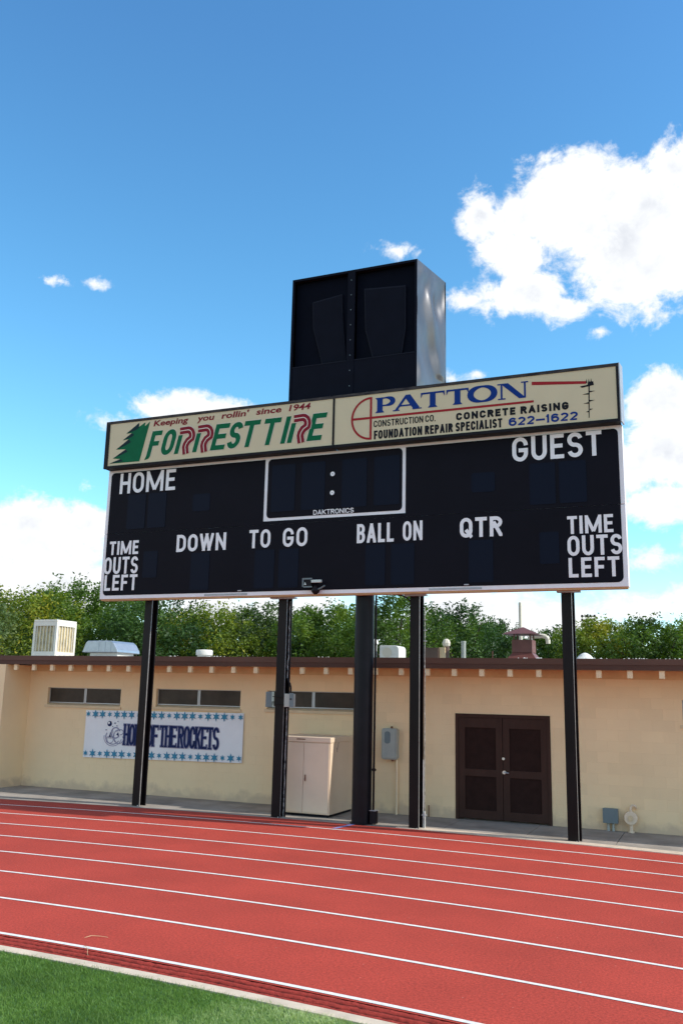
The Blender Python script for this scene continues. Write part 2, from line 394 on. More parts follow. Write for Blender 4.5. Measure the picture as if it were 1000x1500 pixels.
# ------------------------------------------------------------------ stroke lettering (flat vinyl strips on a vertical face)
def arc(cx, cy, rx, ry, a0, a1, n=12):
    return [(cx+rx*math.cos(math.radians(a0+(a1-a0)*k/n)), cy+ry*math.sin(math.radians(a0+(a1-a0)*k/n))) for k in range(n+1)]
_O = arc(.5, .68, .5, .32, 0, 180) + arc(.5, .32, .5, .32, 180, 360) + [(1, .68)]
_P = [(0, 1), (.48, 1)] + arc(.48, .755, .52, .245, 90, -90)[1:] + [(0, .51)]
G = {
 'A': (1.0, [([(0, 0), (.5, 1.04)], 2), ([(.5, 1.04), (1, 0)], 2), ([(.2, .27), (.8, .27)], 0)]),
 'B': (.9, [([(0, 0), (0, 1)], 1), ([(0, 1), (.5, 1)] + arc(.5, .765, .44, .235, 90, -90)[1:] + [(0, .53)], 0),
            ([(0, .53), (.5, .53)] + arc(.5, .265, .5, .265, 90, -90)[1:] + [(0, 0)], 0)]),
 'C': (.92, [([(1, .66)] + arc(.5, .68, .5, .32, 0, 180) + arc(.5, .32, .5, .32, 180, 360) + [(1, .34)], 0)]),
 'D': (.92, [([(0, 0), (0, 1)], 1), ([(0, 1), (.42, 1)] + arc(.42, .66, .58, .34, 90, 0)[1:] + arc(.42, .34, .58, .34, 0, -90) + [(0, 0)], 0)]),
 'E': (.8, [([(0, 0), (0, 1)], 1), ([(0, 1), (1, 1)], 1), ([(0, .52), (.86, .52)], 1), ([(0, 0), (1, 0)], 1)]),
 'F': (.78, [([(0, 0), (0, 1)], 1), ([(0, 1), (1, 1)], 1), ([(0, .5), (.86, .5)], 1)]),
 'G': (.95, [([(1, .68)] + arc(.5, .68, .5, .32, 0, 180)[1:] + arc(.5, .32, .5, .32, 180, 360) + [(1, .45)], 0), ([(.55, .45), (1, .45)], 1)]),
 'H': (.92, [([(0, 0), (0, 1)], 1), ([(1, 0), (1, 1)], 1), ([(0, .51), (1, .51)], 0)]),
 'I': (0, [([(0, 0), (0, 1)], 1)]),
 'K': (.95, [([(0, 0), (0, 1)], 1), ([(1, 1), (0, .36)], 2), ([(.3, .55), (1, 0)], 2)]),
 'L': (.75, [([(0, 0), (0, 1)], 1), ([(0, 0), (1, 0)], 1)]),
 'M': (1.45, [([(0, 0), (0, 1)], 1), ([(1, 0), (1, 1)], 1), ([(.02, 1), (.5, .02)], 0), ([(.5, .02), (.98, 1)], 0)]),
 'N': (.98, [([(0, 0), (0, 1)], 1), ([(1, 0), (1, 1)], 1), ([(0, 1), (1, 0)], 0)]),
 'O': (.95, [(_O, 3)]),
 'P': (.88, [([(0, 0), (0, 1)], 1), (_P, 0)]),
 'Q': (.95, [(_O, 3), ([(.6, .28), (1.0, -.02)], 1)]),
 'R': (.92, [([(0, 0), (0, 1)], 1), (_P, 0), ([(.5, .51), (1, 0)], 2)]),
 'S': (.88, [(arc(.5, .75, .5, .25, 12, 270, 18) + arc(.5, .25, .5, .25, 90, -168, 18)[1:], 0)]),
 'T': (.88, [([(0, 1), (1, 1)], 1), ([(.5, 0), (.5, 1)], 1)]),
 'U': (.92, [([(0, 1), (0, .32)] + arc(.5, .32, .5, .32, 180, 360)[1:] + [(1, 1)], 1)]),
 'W': (1.35, [([(0, 1), (.26, 0)], 2), ([(.26, 0), (.5, 1)], 2), ([(.5, 1), (.74, 0)], 2), ([(.74, 0), (1, 1)], 2)]),
 '1': (.4, [([(.6, 0), (.6, 1)], 1), ([(-.4, .74), (.6, .97)], 0)]),
 '2': (.88, [(arc(.5, .72, .5, .28, 165, -35, 14) + [(0, 0), (1, 0)], 0)]),
 '6': (.9, [(arc(.5, .31, .5, .31, 0, 360, 24), 3), ([(0, .31), (0, .6)] + arc(.5, .66, .5, .34, 180, 25, 10), 0)]),
 '-': (1.0, [([(0, .42), (1, .42)], 1)]),
 '.': (.0, [([(0, 0), (0, .02)], 1)]),
}
def clip(poly, x0, x1, z0, z1):
    for ax, lim, sg in ((0, x0, 1), (0, x1, -1), (1, z0, 1), (1, z1, -1)):
        out = []
        for i in range(len(poly)):
            a, b = poly[i-1], poly[i]
            da, db = (a[ax]-lim)*sg, (b[ax]-lim)*sg
            if (da >= 0) != (db >= 0):
                t = da/(da-db); out.append((a[0]+(b[0]-a[0])*t, a[1]+(b[1]-a[1])*t))
            if db >= 0: out.append(b)
        poly = out
        if len(poly) < 3: return []
    return poly
def ribbon(pts, wd, closed=False):
    """quads of a strip of full width wd (number or list) along pts"""
    p = [Vector(q) for q in pts]
    keep = [0]
    for i in range(1, len(p)):
        if (p[i]-p[keep[-1]]).length > 1e-6: keep.append(i)
    if not isinstance(wd, (list, tuple)): wd = [wd]*len(pts)
    p2 = [p[i] for i in keep]; w2 = [wd[i] for i in keep]; n = len(p2)
    L_, R_ = [], []
    for i in range(n):
        if closed:
            a = p2[i]-p2[i-1 if i else n-2]; b = p2[(i+1) if i < n-1 else 1]-p2[i]
        else:
            a = p2[i]-p2[i-1] if i else p2[1]-p2[0]
            b = p2[i+1]-p2[i] if i < n-1 else a
        a = a.normalized(); b = b.normalized()
        na = Vector((-a.y, a.x)); nb = Vector((-b.y, b.x)); m_ = (na+nb)
        m_ = m_.normalized() if m_.length > 1e-4 else na
        k = min(1/max(m_.dot(na), .35), 2.2)
        L_.append(p2[i]+m_*w2[i]/2*k); R_.append(p2[i]-m_*w2[i]/2*k)
    return [[tuple(R_[i]), tuple(R_[i+1]), tuple(L_[i+1]), tuple(L_[i])] for i in range(n-1)]
def glyph(mb, ch, x, z, w, h, s, y, shear=0, zref=None, grow=0):
    zref = z if zref is None else zref
    k = 0
    for pts, cap in G[ch][1]:
        q = [(x+s/2+u*(w-s), z+s/2+v*(h-s)) for u, v in pts]
        closed = cap == 3
        if cap in (1, 2):
            e = s/2 if cap == 1 else s*1.4
            a = Vector(q[0])-Vector(q[1]); b = Vector(q[-1])-Vector(q[-2])
            q[0] = tuple(Vector(q[0])+a.normalized()*e); q[-1] = tuple(Vector(q[-1])+b.normalized()*e)
        for quad in ribbon(q, s+2*grow, closed):
            c = clip(quad, x-grow-(.3*w if ch in '1Q' else 0), x+w+grow, z-grow-(.05*h if ch == 'Q' else 0), z+h+grow)
            if c: mb.sheet([(cx+shear*(cz-zref), cz) for cx, cz in c], y-.0004*k)
        k += 1
def text(s, x0, x1, z0, z1, st, y, mt, parent, name='lettering', shear=0, gap=.16, grow=0, space=.55, proud=.004, label=None):
    h = z1-z0
    tot_rel = 0; fix = 0; ng = 0
    for i, c in enumerate(s):
        if c == ' ': tot_rel += space
        elif c in 'I.': fix += st
        else: tot_rel += G[c][0]
        if i < len(s)-1 and c != ' ' and s[i+1] != ' ': ng += 1
    span = (x1-x0) - abs(shear)*h
    sc = (span-fix)/(tot_rel+gap*ng)
    mb = MB(); x = x0
    for i, c in enumerate(s):
        if c == ' ':
            mb.build(name, mt, parent); mb = MB(); x += space*sc; continue
        w = st if c in 'I.' else G[c][0]*sc
        glyph(mb, c, x, z0, w, h, st, y-proud, shear, grow=grow)
        x += w
        if i < len(s)-1 and s[i+1] != ' ': x += gap*sc
    o = mb.build(name, mt, parent)
    if label: o['label'] = label
    return o
def font_text(s, x0, x1, z0, z1, y, mt, parent, shear=0, bold=.0, name='lettering', capref='K'):
    c = bpy.data.curves.new('lettering_curve', 'FONT'); c.body = s; c.size = 1; c.offset = bold; c.resolution_u = 3; c.shear = 0
    o = bpy.data.objects.new('lettering_tmp', c); COL.objects.link(o)
    dg = bpy.context.evaluated_depsgraph_get()
    me = bpy.data.meshes.new_from_object(o.evaluated_get(dg))
    bpy.data.objects.remove(o)
    vs = np.array([v.co[:] for v in me.vertices])
    x_, X_ = vs[:, 0].min(), vs[:, 0].max(); caph = .70
    org = W[parent.name]; sx = ((x1-x0)-shear*(z1-z0))/(X_-x_)
    for v, p in zip(me.vertices, vs):
        zz = z0+(z1-z0)*p[1]/caph
        v.co = (x0+(p[0]-x_)*sx+shear*(zz-z0)-org.x, y-org.y, zz-org.z)
    me.materials.clear(); me.materials.append(mt); me.name = name
    o = bpy.data.objects.new(name, me); COL.objects.link(o); o.parent = parent; W[o.name] = org
    return o

# ================================================================== GROUND
CX, CY = -6.853, -33.408                  # centre of the bend
def ring(r0, r1, a0, a1, n, z, z2=None):
    mb = MB(); v = []; f = []
    for i in range(n+1):
        t = math.radians(a0+(a1-a0)*i/n)
        for r, zz in ((r0, z), (r1, z if z2 is None else z2)): v.append((CX+r*math.sin(t), CY+r*math.cos(t), zz))
    for i in range(n): f.append((2*i, 2*i+1, 2*i+3, 2*i+2))
    mb.add(v, f); return mb
def ring_solid(r0, r1, a0, a1, n, z0, z1):
    mb = MB(); v = []; f = []
    for i in range(n+1):
        t = math.radians(a0+(a1-a0)*i/n); s_, c_ = math.sin(t), math.cos(t)
        for r, zz in ((r0, z0), (r0, z1), (r1, z1), (r1, z0)): v.append((CX+r*s_, CY+r*c_, zz))
    for i in range(n):
        for k in range(4): f.append((4*i+k, 4*i+(k+1) % 4, 4*i+4+(k+1) % 4, 4*i+4+k))
    f += [(0, 3, 2, 1), (4*n, 4*n+1, 4*n+2, 4*n+3)]
    mb.add(v, f); return mb
g = MB().add([(-900, -900, -.12), (900, -900, -.12), (900, 900, -.12), (-900, 900, -.12)], [(0, 1, 2, 3)]).build('ground', M_['dirt'])
tag(g, 'dry bare earth around and beyond the building', kind='structure')
trk = ring(40.62, 49.30, -90, 90, 360, 0).build('running_track', M_['track'], origin=(CX, CY, 0))
tag(trk, 'red rubber running track curving in front of the scoreboard', kind='structure')
for r in (48.53, 47.48, 46.37, 45.285, 44.14, 43.0, 41.82, 40.675):
    wdt = .05 if r > 41 else .055
    ring(r-wdt/2, r+wdt/2, -90, 90, 540, .004).build('lane_line', M_['line'], trk)
MB().add([(-6.45, 15.215, .004), (-6.36, 15.215, .004), (-6.26, 15.88, .004), (-6.35, 15.88, .004)], [(0, 1, 2, 3)]).build('lane_mark', M_['mark'], trk)
# rough, ridged rubber strip between the inner lane line and the kerb
def ridges():
    mb = MB(); v = []; f = []
    a0, a1 = -18., 14.; nr = 37
    step = math.degrees(.03/40.5); n = int((a1-a0)/step)
    rs = [40.352+.292*k/(nr-1) for k in range(nr)]
    import mathutils
    for i in range(n+1):
        t = math.radians(a0+(a1-a0)*i/n); s_, c_ = math.sin(t), math.cos(t); L_ = t*40.5
        for k, r in enumerate(rs):
            wob = .018*mathutils.noise.noise(Vector((L_*1.6, 0, 3)))+.008*mathutils.noise.noise(Vector((L_*9, 1, 3)))
            u = (r+wob-40.352)/.292
            prof = abs(math.sin(PI*(u*3.0+.08)))**.85
            z = .045*(prof-1)+.006*mathutils.noise.noise(Vector((L_*20, r*30, 0)))
            if k == 0: z = -.02
            if k == nr-1: z = -.002
            v.append((CX+r*s_, CY+r*c_, z+.002))
    for i in range(n):
        for k in range(nr-1):
            a = i*nr+k; f.append((a, a+1, a+nr+1, a+nr))
    return mb.add(v, f)
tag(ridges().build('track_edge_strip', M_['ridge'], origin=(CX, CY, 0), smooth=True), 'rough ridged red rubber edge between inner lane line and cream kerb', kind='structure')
tag(ring_solid(40.22, 40.35, -90, 90, 500, -.1, .005).build('inner_kerb', M_['curb'], origin=(CX, CY, 0)), 'narrow cream concrete kerb between green turf and red track', kind='structure')
tag(ring_solid(49.302, 49.56, 1.6, 60, 260, -.1, .012).build('outer_kerb', M_['curb'], origin=(CX, CY, 0)), 'sunlit cream concrete kerb along the far edge of the red track', kind='structure')
tb = ring(0, 40.22, -90, 90, 240, -.010).build('turf_ground', M_['turf_base'], origin=(CX, CY, 0))
tag(tb, 'green artificial turf ground inside the kerb', kind='structure')
def turf():
    rg = np.random.default_rng(3)
    n = 400000
    x = rg.uniform(-9.5, .5, n); y = rg.uniform(3.6, 6.98, n)
    R = np.hypot(x-CX, y-CY)
    edge = 40.228+.010*np.sin(x*37)+.012*np.sin(x*11+1)+.016*rg.normal(size=n)
    k = (R < edge); x = x[k]; y = y[k]; n = len(x)
    hgt = rg.uniform(.018, .036, n); a = rg.uniform(0, 2*PI, n); wd = rg.uniform(.002, .004, n)
    lean = rg.normal(0, .014, (n, 2)) + np.array([.004, -.006])
    v = np.zeros((n, 3, 3))
    dx = np.cos(a)*wd; dy = np.sin(a)*wd
    v[:, 0] = np.stack([x-dx, y-dy, np.full(n, -.01)], 1); v[:, 1] = np.stack([x+dx, y+dy, np.full(n, -.01)], 1)
    v[:, 2] = np.stack([x+lean[:, 0], y+lean[:, 1], -.01+hgt], 1)
    me = bpy.data.meshes.new('artificial_turf')
    me.vertices.add(3*n); me.vertices.foreach_set('co', v.ravel())
    me.loops.add(3*n); me.loops.foreach_set('vertex_index', np.arange(3*n))
    me.polygons.add(n); me.polygons.foreach_set('loop_start', np.arange(n)*3)
    me.update(calc_edges=True); me.materials.append(M_['blade'])
    o = bpy.data.objects.new('artificial_turf', me); COL.objects.link(o)
    tag(o, 'short green artificial grass blades at the edge of the red track', 'turf', kind='stuff')
turf()

# dry stalks blown onto the rubber
for pts, lb, nm in (([(-5.54, 7.26, .008), (-5.47, 7.20, .02), (-5.41, 7.14, .022), (-5.35, 7.06, .014), (-5.31, 7.02, .012)], 'pale bent dry stalk lying across the rough rubber edge near the kerb', 'dry_stalk'),
                ([(-5.72, 7.49, .006), (-5.69, 7.55, .014), (-5.61, 7.59, .010), (-5.53, 7.60, .006)], 'thin pale curved dry stalk on the red inside lane', 'dry_stalk')):
    o = MB().tube(pts, [.0018, .0026, .0022, .0018, .0014][:len(pts)], 5).build(nm, M_['straw'], origin=pts[0]); tag(o, lb, 'dry stalk', 'dry stalks on the track')

# concrete apron in front of the building, slab by slab
walk = thing('concrete_walk', (-7, 17, 0), 'shaded grey concrete walk between the red track and the tan building', None, kind='structure')
def arc_y(x, R): return CY+math.sqrt(max(R*R-(x-CX)**2, 0))
xs = [-26.+1.52*i for i in range(25)]
for a, b in zip(xs[:-1], xs[1:]):
    mb = MB(); n = 6; v = []; R = 49.31 if a < -5.6 else 49.57
    for i in range(n+1):
        x = a+.006+(b-a-.012)*i/n
        for yy in (arc_y(x, R), 17.73):
            for zz in (-.1, 0.0): v.append((x, yy, zz))
    f = []
    for i in range(n):
        q = 4*i; f += [(q+1, q+5, q+7, q+3), (q, q+4, q+5, q+1)]
    f += [(0, 1, 3, 2), (4*n, 4*n+2, 4*n+3, 4*n+1)]
    mb.add(v, f); mb.build('slab', M_['concrete'], walk)

# ================================================================== BUILDING
YW = 17.681
XL, XR = -15.73, 9.0
bld = thing('low_building', (-4, 22, 0), 'long low tan painted block building with brown fascia behind the scoreboard', 'building')
holes = [(-15.15, -12.99, 1.94, 2.352), (-12.0, -9.775, 1.965, 2.375), (-9.11, -6.94, 1.985, 2.388),
         (-4.86, -2.985, -.1, 2.02), (-.59, 1.58, 1.93, 2.375), (3.2, 5.4, 1.93, 2.375)]
def cut(rects, hl):
    for hx0, hx1, hz0, hz1 in hl:
        out = []
        for x0, x1, z0, z1 in rects:
            if x1 <= hx0 or x0 >= hx1 or z1 <= hz0 or z0 >= hz1: out.append((x0, x1, z0, z1)); continue
            if x0 < hx0: out.append((x0, hx0, z0, z1))
            if x1 > hx1: out.append((hx1, x1, z0, z1))
            a, b = max(x0, hx0), min(x1, hx1)
            if z0 < hz0: out.append((a, b, z0, hz0))
            if z1 > hz1: out.append((a, b, hz1, z1))
        rects = out
    return rects
# solid wall core (mortar plane) behind the blocks, with its openings
mb = MB()
for x0, x1, z0, z1 in cut([(XL, XR, -.05, 2.93)], holes): mb.box(x0, x1, YW+.0017, YW+.2, z0, z1)
mb.build('wall', M_['wall'], bld)
cells = []
for c in range(15):
    z0 = c*.2; off = .2 if c % 2 else 0
    x = XL-off
    while x < XR:
        cells.append((max(x, XL)+.0015, min(x+.4, XR)-.0015, z0+.0015, min(z0+.2, 2.925)-.0015)); x += .4
cells = [c for c in cells if c[1]-c[0] > .03 and c[3]-c[2] > .02]
cells = [c for c in cut(cells, holes) if c[1]-c[0] > .012 and c[3]-c[2] > .012]
def block_mesh(w, h):
    e = .0012; d = .0018
    mbb = MB(); mbb.add([(0, d, 0), (w, d, 0), (w, d, h), (0, d, h), (e, 0, e), (w-e, 0, e), (w-e, 0, h-e), (e, 0, h-e)],
        [(4, 5, 6, 7), (0, 1, 5, 4), (1, 2, 6, 5), (2, 3, 7, 6), (3, 0, 4, 7), (0, 3, 2, 1)]); return mbb
cells.sort(key=lambda c: (0 if c[0] < .6 else 1, (c[0]+.2)**2+c[2]*.01))
cache = {}
rest = MB()
for i, (x0, x1, z0, z1) in enumerate(cells):
    w, h = round(x1-x0, 4), round(z1-z0, 4)
    if i < 298:
        if (w, h) not in cache: cache[(w, h)] = block_mesh(w, h).mesh('block', M_['wall'])
        o = bpy.data.objects.new('block', cache[(w, h)]); COL.objects.link(o); o.parent = bld
        o.location = Vector((x0, YW, z0))-W[bld.name]
    else:
        b_ = block_mesh(w, h); rest.add([(x+x0, y+YW, z+z0) for x, y, z in b_.v], b_.f)
o = rest.build('blockwork', M_['wall'], bld); o['kind'] = 'stuff'
# wing at the left whose side wall faces the scoreboard
mb = MB().box(-26, XL, 16.80, 17.9, -.05, 2.872); mb.build('wing_wall', M_['wall'], bld)
# roof, fascia, soffit, rafters
MB().box(-26, 9.6, 16.86, 28, 2.925, 3.06).build('roof', M_['roof'], bld)
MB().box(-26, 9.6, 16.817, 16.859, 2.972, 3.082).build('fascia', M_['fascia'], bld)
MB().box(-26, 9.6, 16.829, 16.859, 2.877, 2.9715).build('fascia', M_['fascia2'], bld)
MB().box(-26, 9.6, 16.860, 17.68, 2.895, 2.924).build('soffit', M_['soffit'], bld)
MB().box(XL, 9, YW-.022, YW-.001, 2.735, 2.893).build('wall_top_strip', M_['wall_top'], bld)  # darker tan strip across the top of the wall, behind the rafters
rm = None
xr = -16.03+.0
k = 0
while xr < 9:
    if rm is None: rm = MB().box(-.046, .046, 0, .07, -.155, 0).mesh('rafter', M_['rafter'])
    if xr > -26:
        o = bpy.data.objects.new('rafter', rm); COL.objects.link(o); o.parent = bld
        o.location = Vector((xr, 16.862, 2.894))-W[bld.name]
    xr += .5415; k += 1
# bits of white roof gravel caught along the drip edge
mb = MB(); rg_ = random.Random(21)
for i in range(70):
    x = rg_.choice([-1.95, -1.5, -1.05, -.6, -11.0, -9.9, -7.4, -3.1, -14.2, 1.2])+rg_.gauss(0, .16); r_ = rg_.uniform(.006, .017); y = 16.835+rg_.uniform(-.008, .012)
    mb.add([(x-r_*1.3, y-r_, 3.082), (x+r_*1.4, y-r_*.8, 3.082), (x+r_, y+r_, 3.082), (x-r_, y+r_, 3.082), (x-r_*.4, y, 3.082+r_*1.1), (x+r_*.5, y, 3.082+r_)],
        [(0, 1, 5, 4), (1, 2, 5), (2, 3, 4, 5), (3, 0, 4), (0, 3, 2, 1)])
o = mb.build('roof_gravel', M_['offwhite'], bld); o['kind'] = 'stuff'
# windows
for x0, x1, z0, z1 in (holes[0], holes[1], holes[2], holes[4], holes[5]):
    zb = z0+.045
    fr = MB(); t = .022; xm = (x0+x1)/2; yf = YW+.07
    for a, b in ((x0, xm-.012), (xm+.012, x1)):
        fr.box(a, b, yf, yf+.03, zb, zb+t); fr.box(a, b, yf, yf+.03, z1-t*.7, z1)
        fr.box(a, a+t, yf, yf+.03, zb+t, z1-t*.7); fr.box(b-t, b, yf, yf+.03, zb+t, z1-t*.7)
    fr.box(xm-.012, xm+.012, yf+.005, yf+.025, zb, z1)
    wo = fr.build('window', M_['winframe'], bld)
    for a, b in ((x0+t, xm-.012-t), (xm+.012+t, x1-t)):
        MB().box(a, b, yf+.012, yf+.018, zb+t, z1-t*.7).build('pane', M_['pane'], wo)
    sl = MB().add([(x0, YW-.0, z0), (x1, YW-.0, z0), (x1, yf+.03, zb-.004), (x0, yf+.03, zb-.004), (x0, YW, z0-.01), (x1, YW, z0-.01), (x1, yf+.03, z0-.01), (x0, yf+.03, z0-.01)],
        [(0, 1, 2, 3), (4, 7, 6, 5), (0, 4, 5, 1), (1, 5, 6, 2), (2, 6, 7, 3), (3, 7, 4, 0)])
    sl.box(x0-.05, x1+.03, YW-.028, YW-.001, z0-.062, z0-.002)
    sl.build('window_sill', M_['sill'], wo)
MB().box(-15.7, 8.9, YW+.19, YW+.195, 0, 2.9).build('inner_lining', M_['doorpanel'], bld)
# double door
dx0, dx1, dz1 = -4.86, -2.985, 2.02
dr = MB().box(dx0, dx0+.06, YW-.012, YW+.1, 0, dz1).box(dx1-.06, dx1, YW-.012, YW+.1, 0, dz1).box(dx0+.06, dx1-.06, YW-.012, YW+.1, dz1-.07, dz1).build('double_door', M_['door'], bld)
xm = -3.915
for a, b in ((dx0+.062, xm-.005), (xm+.005, dx1-.062)):
    rects = cut([(a, b, .03, dz1-.074)], [(a+.13, b-.13, .19, .825), (a+.13, b-.13, .96, 1.755)])
    m2 = MB()
    for q in rects: m2.box(q[0], q[1], YW+.008, YW+.05, q[2], q[3])
    m2.build('door_leaf', M_['door'], dr)
    for z0, z1 in ((.19, .825), (.96, 1.755)):
        MB().box(a+.13, b-.13, YW+.03, YW+.045, z0, z1).build('door_panel', M_['doorpanel'], dr)
MB().box(xm-.045, xm-.004, YW-.001, YW+.012, .03, 1.94).build('astragal', M_['door'], dr)
MB().cyl((-3.90, YW-.012, 1.18), (-3.90, YW+.01, 1.18), .026, n=16).build('deadbolt', M_['steel'], dr, smooth=True)
MB().cyl((-3.885, YW-.02, .925), (-3.885, YW+.01, .925), .035, n=16).cyl((-3.885, YW-.045, .925), (-3.885, YW-.01, .925), .012, n=10).cyl((-3.885, YW-.045, .925), (-3.79, YW-.045, .918), .011, n=10).build('door_handle', M_['steel'], dr, smooth=True)
# painted pipe stubs beside the door and at the foot of the wall
MB().tube([(-5.49, YW-.04, 0), (-5.49, YW-.04, .27)], .012, 8).tube([(-5.40, YW-.04, 0), (-5.40, YW-.04, .22)], .012, 8).build('pipe_stub', M_['rust'], bld, smooth=True)

# ------------------------------------------------------------------ things against the wall
t = thing('utility_cabinet', (-7.55, 16.9, 0), 'tall beige steel double door cabinet standing against the tan wall', 'cabinet')
cx0, cx1, cy0, cy1, ch = -8.26, -7.02, 16.40, 17.62, 1.50
MB().box(cx0, cx1, cy0, cy1, .05, ch-.10).build('body', M_['cabinet'], t, bevel=.004)
MB().box(cx0-.012, cx1+.012, cy0-.028, cy1, ch-.098, ch).build('top', M_['cabinet'], t, bevel=.008)
MB().box(cx0+.03, cx1-.03, cy0+.04, cy1-.03, 0, .048).build('plinth', M_['ink'], t)
xm = -7.585
for a, b in ((cx0+.02, xm-.004), (xm+.004, cx1-.02)): MB().box(a, b, cy0-.018, cy0-.001, .075, ch-.115).build('cabinet_door', M_['cabinet'], t, bevel=.003)
MB().box(xm+.04, xm+.06, cy0-.036, cy0-.018, .66, .78).cyl((xm+.05, cy0-.05, .70), (xm+.05, cy0-.018, .70), .012).build('handle', M_['rust'], t)
MB().box(-7.74, -7.55, cy0-.031, cy0-.0285, ch-.055, ch-.035).build('nameplate', M_['rust'], t)
MB().add([(cx1+.002, 16.72, 1.22), (cx1+.002, 16.735, 1.22), (cx1+.002, 16.82, 1.42), (cx1+.002, 16.80, 1.42)], [(0, 1, 2, 3)]).add([(cx1+.002, 16.70, 1.30), (cx1+.002, 16.72, 1.30), (cx1+.002, 16.76, 1.21), (cx1+.002, 16.75, 1.21)], [(0, 1, 2, 3)]).build('scratch', M_['rust'], t)

t = thing('electric_meter_box', (-6.19, YW, 1.06), 'rounded grey metal utility box on the tan wall with pipe down to the concrete', 'utility box')
MB().prism(rpoly(-6.372, -6.045, 1.065, 1.68, .05, .05, .05, .05), YW-.16, YW-.001).build('body', M_['greybox'], t, bevel=.01)
MB().prism(rpoly(-6.35, -6.07, 1.09, 1.655, .04, .04, .04, .04), YW-.175, YW-.161).build('cover', M_['greybox'], t, bevel=.005)
MB().prism(rpoly(-6.30, -6.18, 1.38, 1.62, .05, .05, .05, .05), YW-.183, YW-.1755).build('window', M_['bluegrey'], t)
MB().cyl((-6.16, YW-.08, 1.03), (-6.16, YW-.08, 1.064), .025).cyl((-6.18, YW-.08, 1.681), (-6.18, YW-.08, 1.72), .025).build('fitting', M_['rust'], t)
MB().tube([(-6.075, YW-.05, 1.064), (-6.075, YW-.05, .0)], .025, 10).build('pipe', M_['wallpipe'], t, smooth=True)

t = thing('outlet_box', (-1.92, YW, 0), 'small square blue grey electrical box low on the wall on two short pipes', 'utility box')
MB().box(-2.045, -1.785, YW-.12, YW-.001, .145, .395).build('body', M_['bluegrey'], t, bevel=.008)
MB().box(-2.05, -1.78, YW-.135, YW-.121, .14, .40).build('cover', M_['bluegrey'], t, bevel=.004)
for x in (-1.965, -1.875): MB().cyl((x, YW-.06, 0), (x, YW-.06, .144), .026, n=12).build('pipe', M_['greybox'], t, smooth=True)

t = thing('wall_valve', (-1.56, YW, 0), 'round cream painted valve disc on a short stand pipe at the wall foot', 'valve')
MB().cyl((-1.56, YW-.16, .255), (-1.56, YW-.06, .255), .118, n=28).build('disc', M_['cabinet'], t, smooth=True, bevel=.01)
MB().cyl((-1.56, YW-.175, .255), (-1.56, YW-.161, .255), .05, n=20).cyl((-1.575, YW-.19, .225), (-1.575, YW-.176, .225), .02, n=10).build('hub', M_['sill'], t, smooth=True)
MB().cyl((-1.56, YW-.09, 0), (-1.56, YW-.09, .15), .032).cyl((-1.56, YW-.09, 0), (-1.56, YW-.09, .025), .055).build('stand_pipe', M_['cabinet'], t, smooth=True)
MB().tube([(-1.56, YW-.09, .36), (-1.56, YW-.09, .42), (-1.545, YW-.09, .46), (-1.51, YW-.09, .48), (-1.475, YW-.085, .46), (-1.47, YW-.05, .43), (-1.47, YW, .425)], .022, 8).build('elbow_pipe', M_['cabinet'], t, smooth=True)

# banner
YB_ = YW-.03
t = thing('banner', (-11.78, YW, 1.3), 'white vinyl banner with teal stars reading HOME OF THE ROCKETS on the tan wall', 'banner')
mb = MB(); nx, nz = 40, 10; v = []; f = []
def bt(u, w):   # banner surface point
    x = -13.925+u*4.27; zt = 1.838+.045*u; zb = .75+.068*u
    return (x, YB_+.006*math.sin(u*21)*math.sin(w*3.0)+.004*math.sin(u*47+w*4), zb+(zt-zb)*w)
for i in range(nx+1):
    for k in range(nz+1): v.append(bt(i/nx, k/nz))
for i in range(nx):
    for k in range(nz):
        a = i*(nz+1)+k; f.append((a, a+nz+1, a+nz+2, a+1))
mb.add(v, f); o = mb.build('cloth', M_['banner'], t, smooth=True)
YI = YB_-.014
def star_mesh(r, n=6, inner=.42):
    p = []
    for i in range(2*n):
        a = PI/2+PI*i/n; q = r if i % 2 == 0 else r*inner
        p.append((q*math.cos(a), q*math.sin(a)))
    return MB().prism(p, -.001, .001)
sbig = star_mesh(.106, 6, .42).mesh('star', M_['teal']); ssml = star_mesh(.070, 6, .45).mesh('star', M_['teal'])
for row in (0, 1):
    for i in range(21):
        u = (i+.35)/20.7
        x = -13.925+u*4.27
        z = (1.838+.045*u-.09) if row == 0 else (.75+.068*u+.095)
        small = (i % 4 == 3) if row == 0 else (i % 4 == 2)
        o = bpy.data.objects.new('star', ssml if (small or i in (0, 20)) else sbig); COL.objects.link(o); o.parent = t
        o.location = Vector((x, YI, z))-W[t.name]
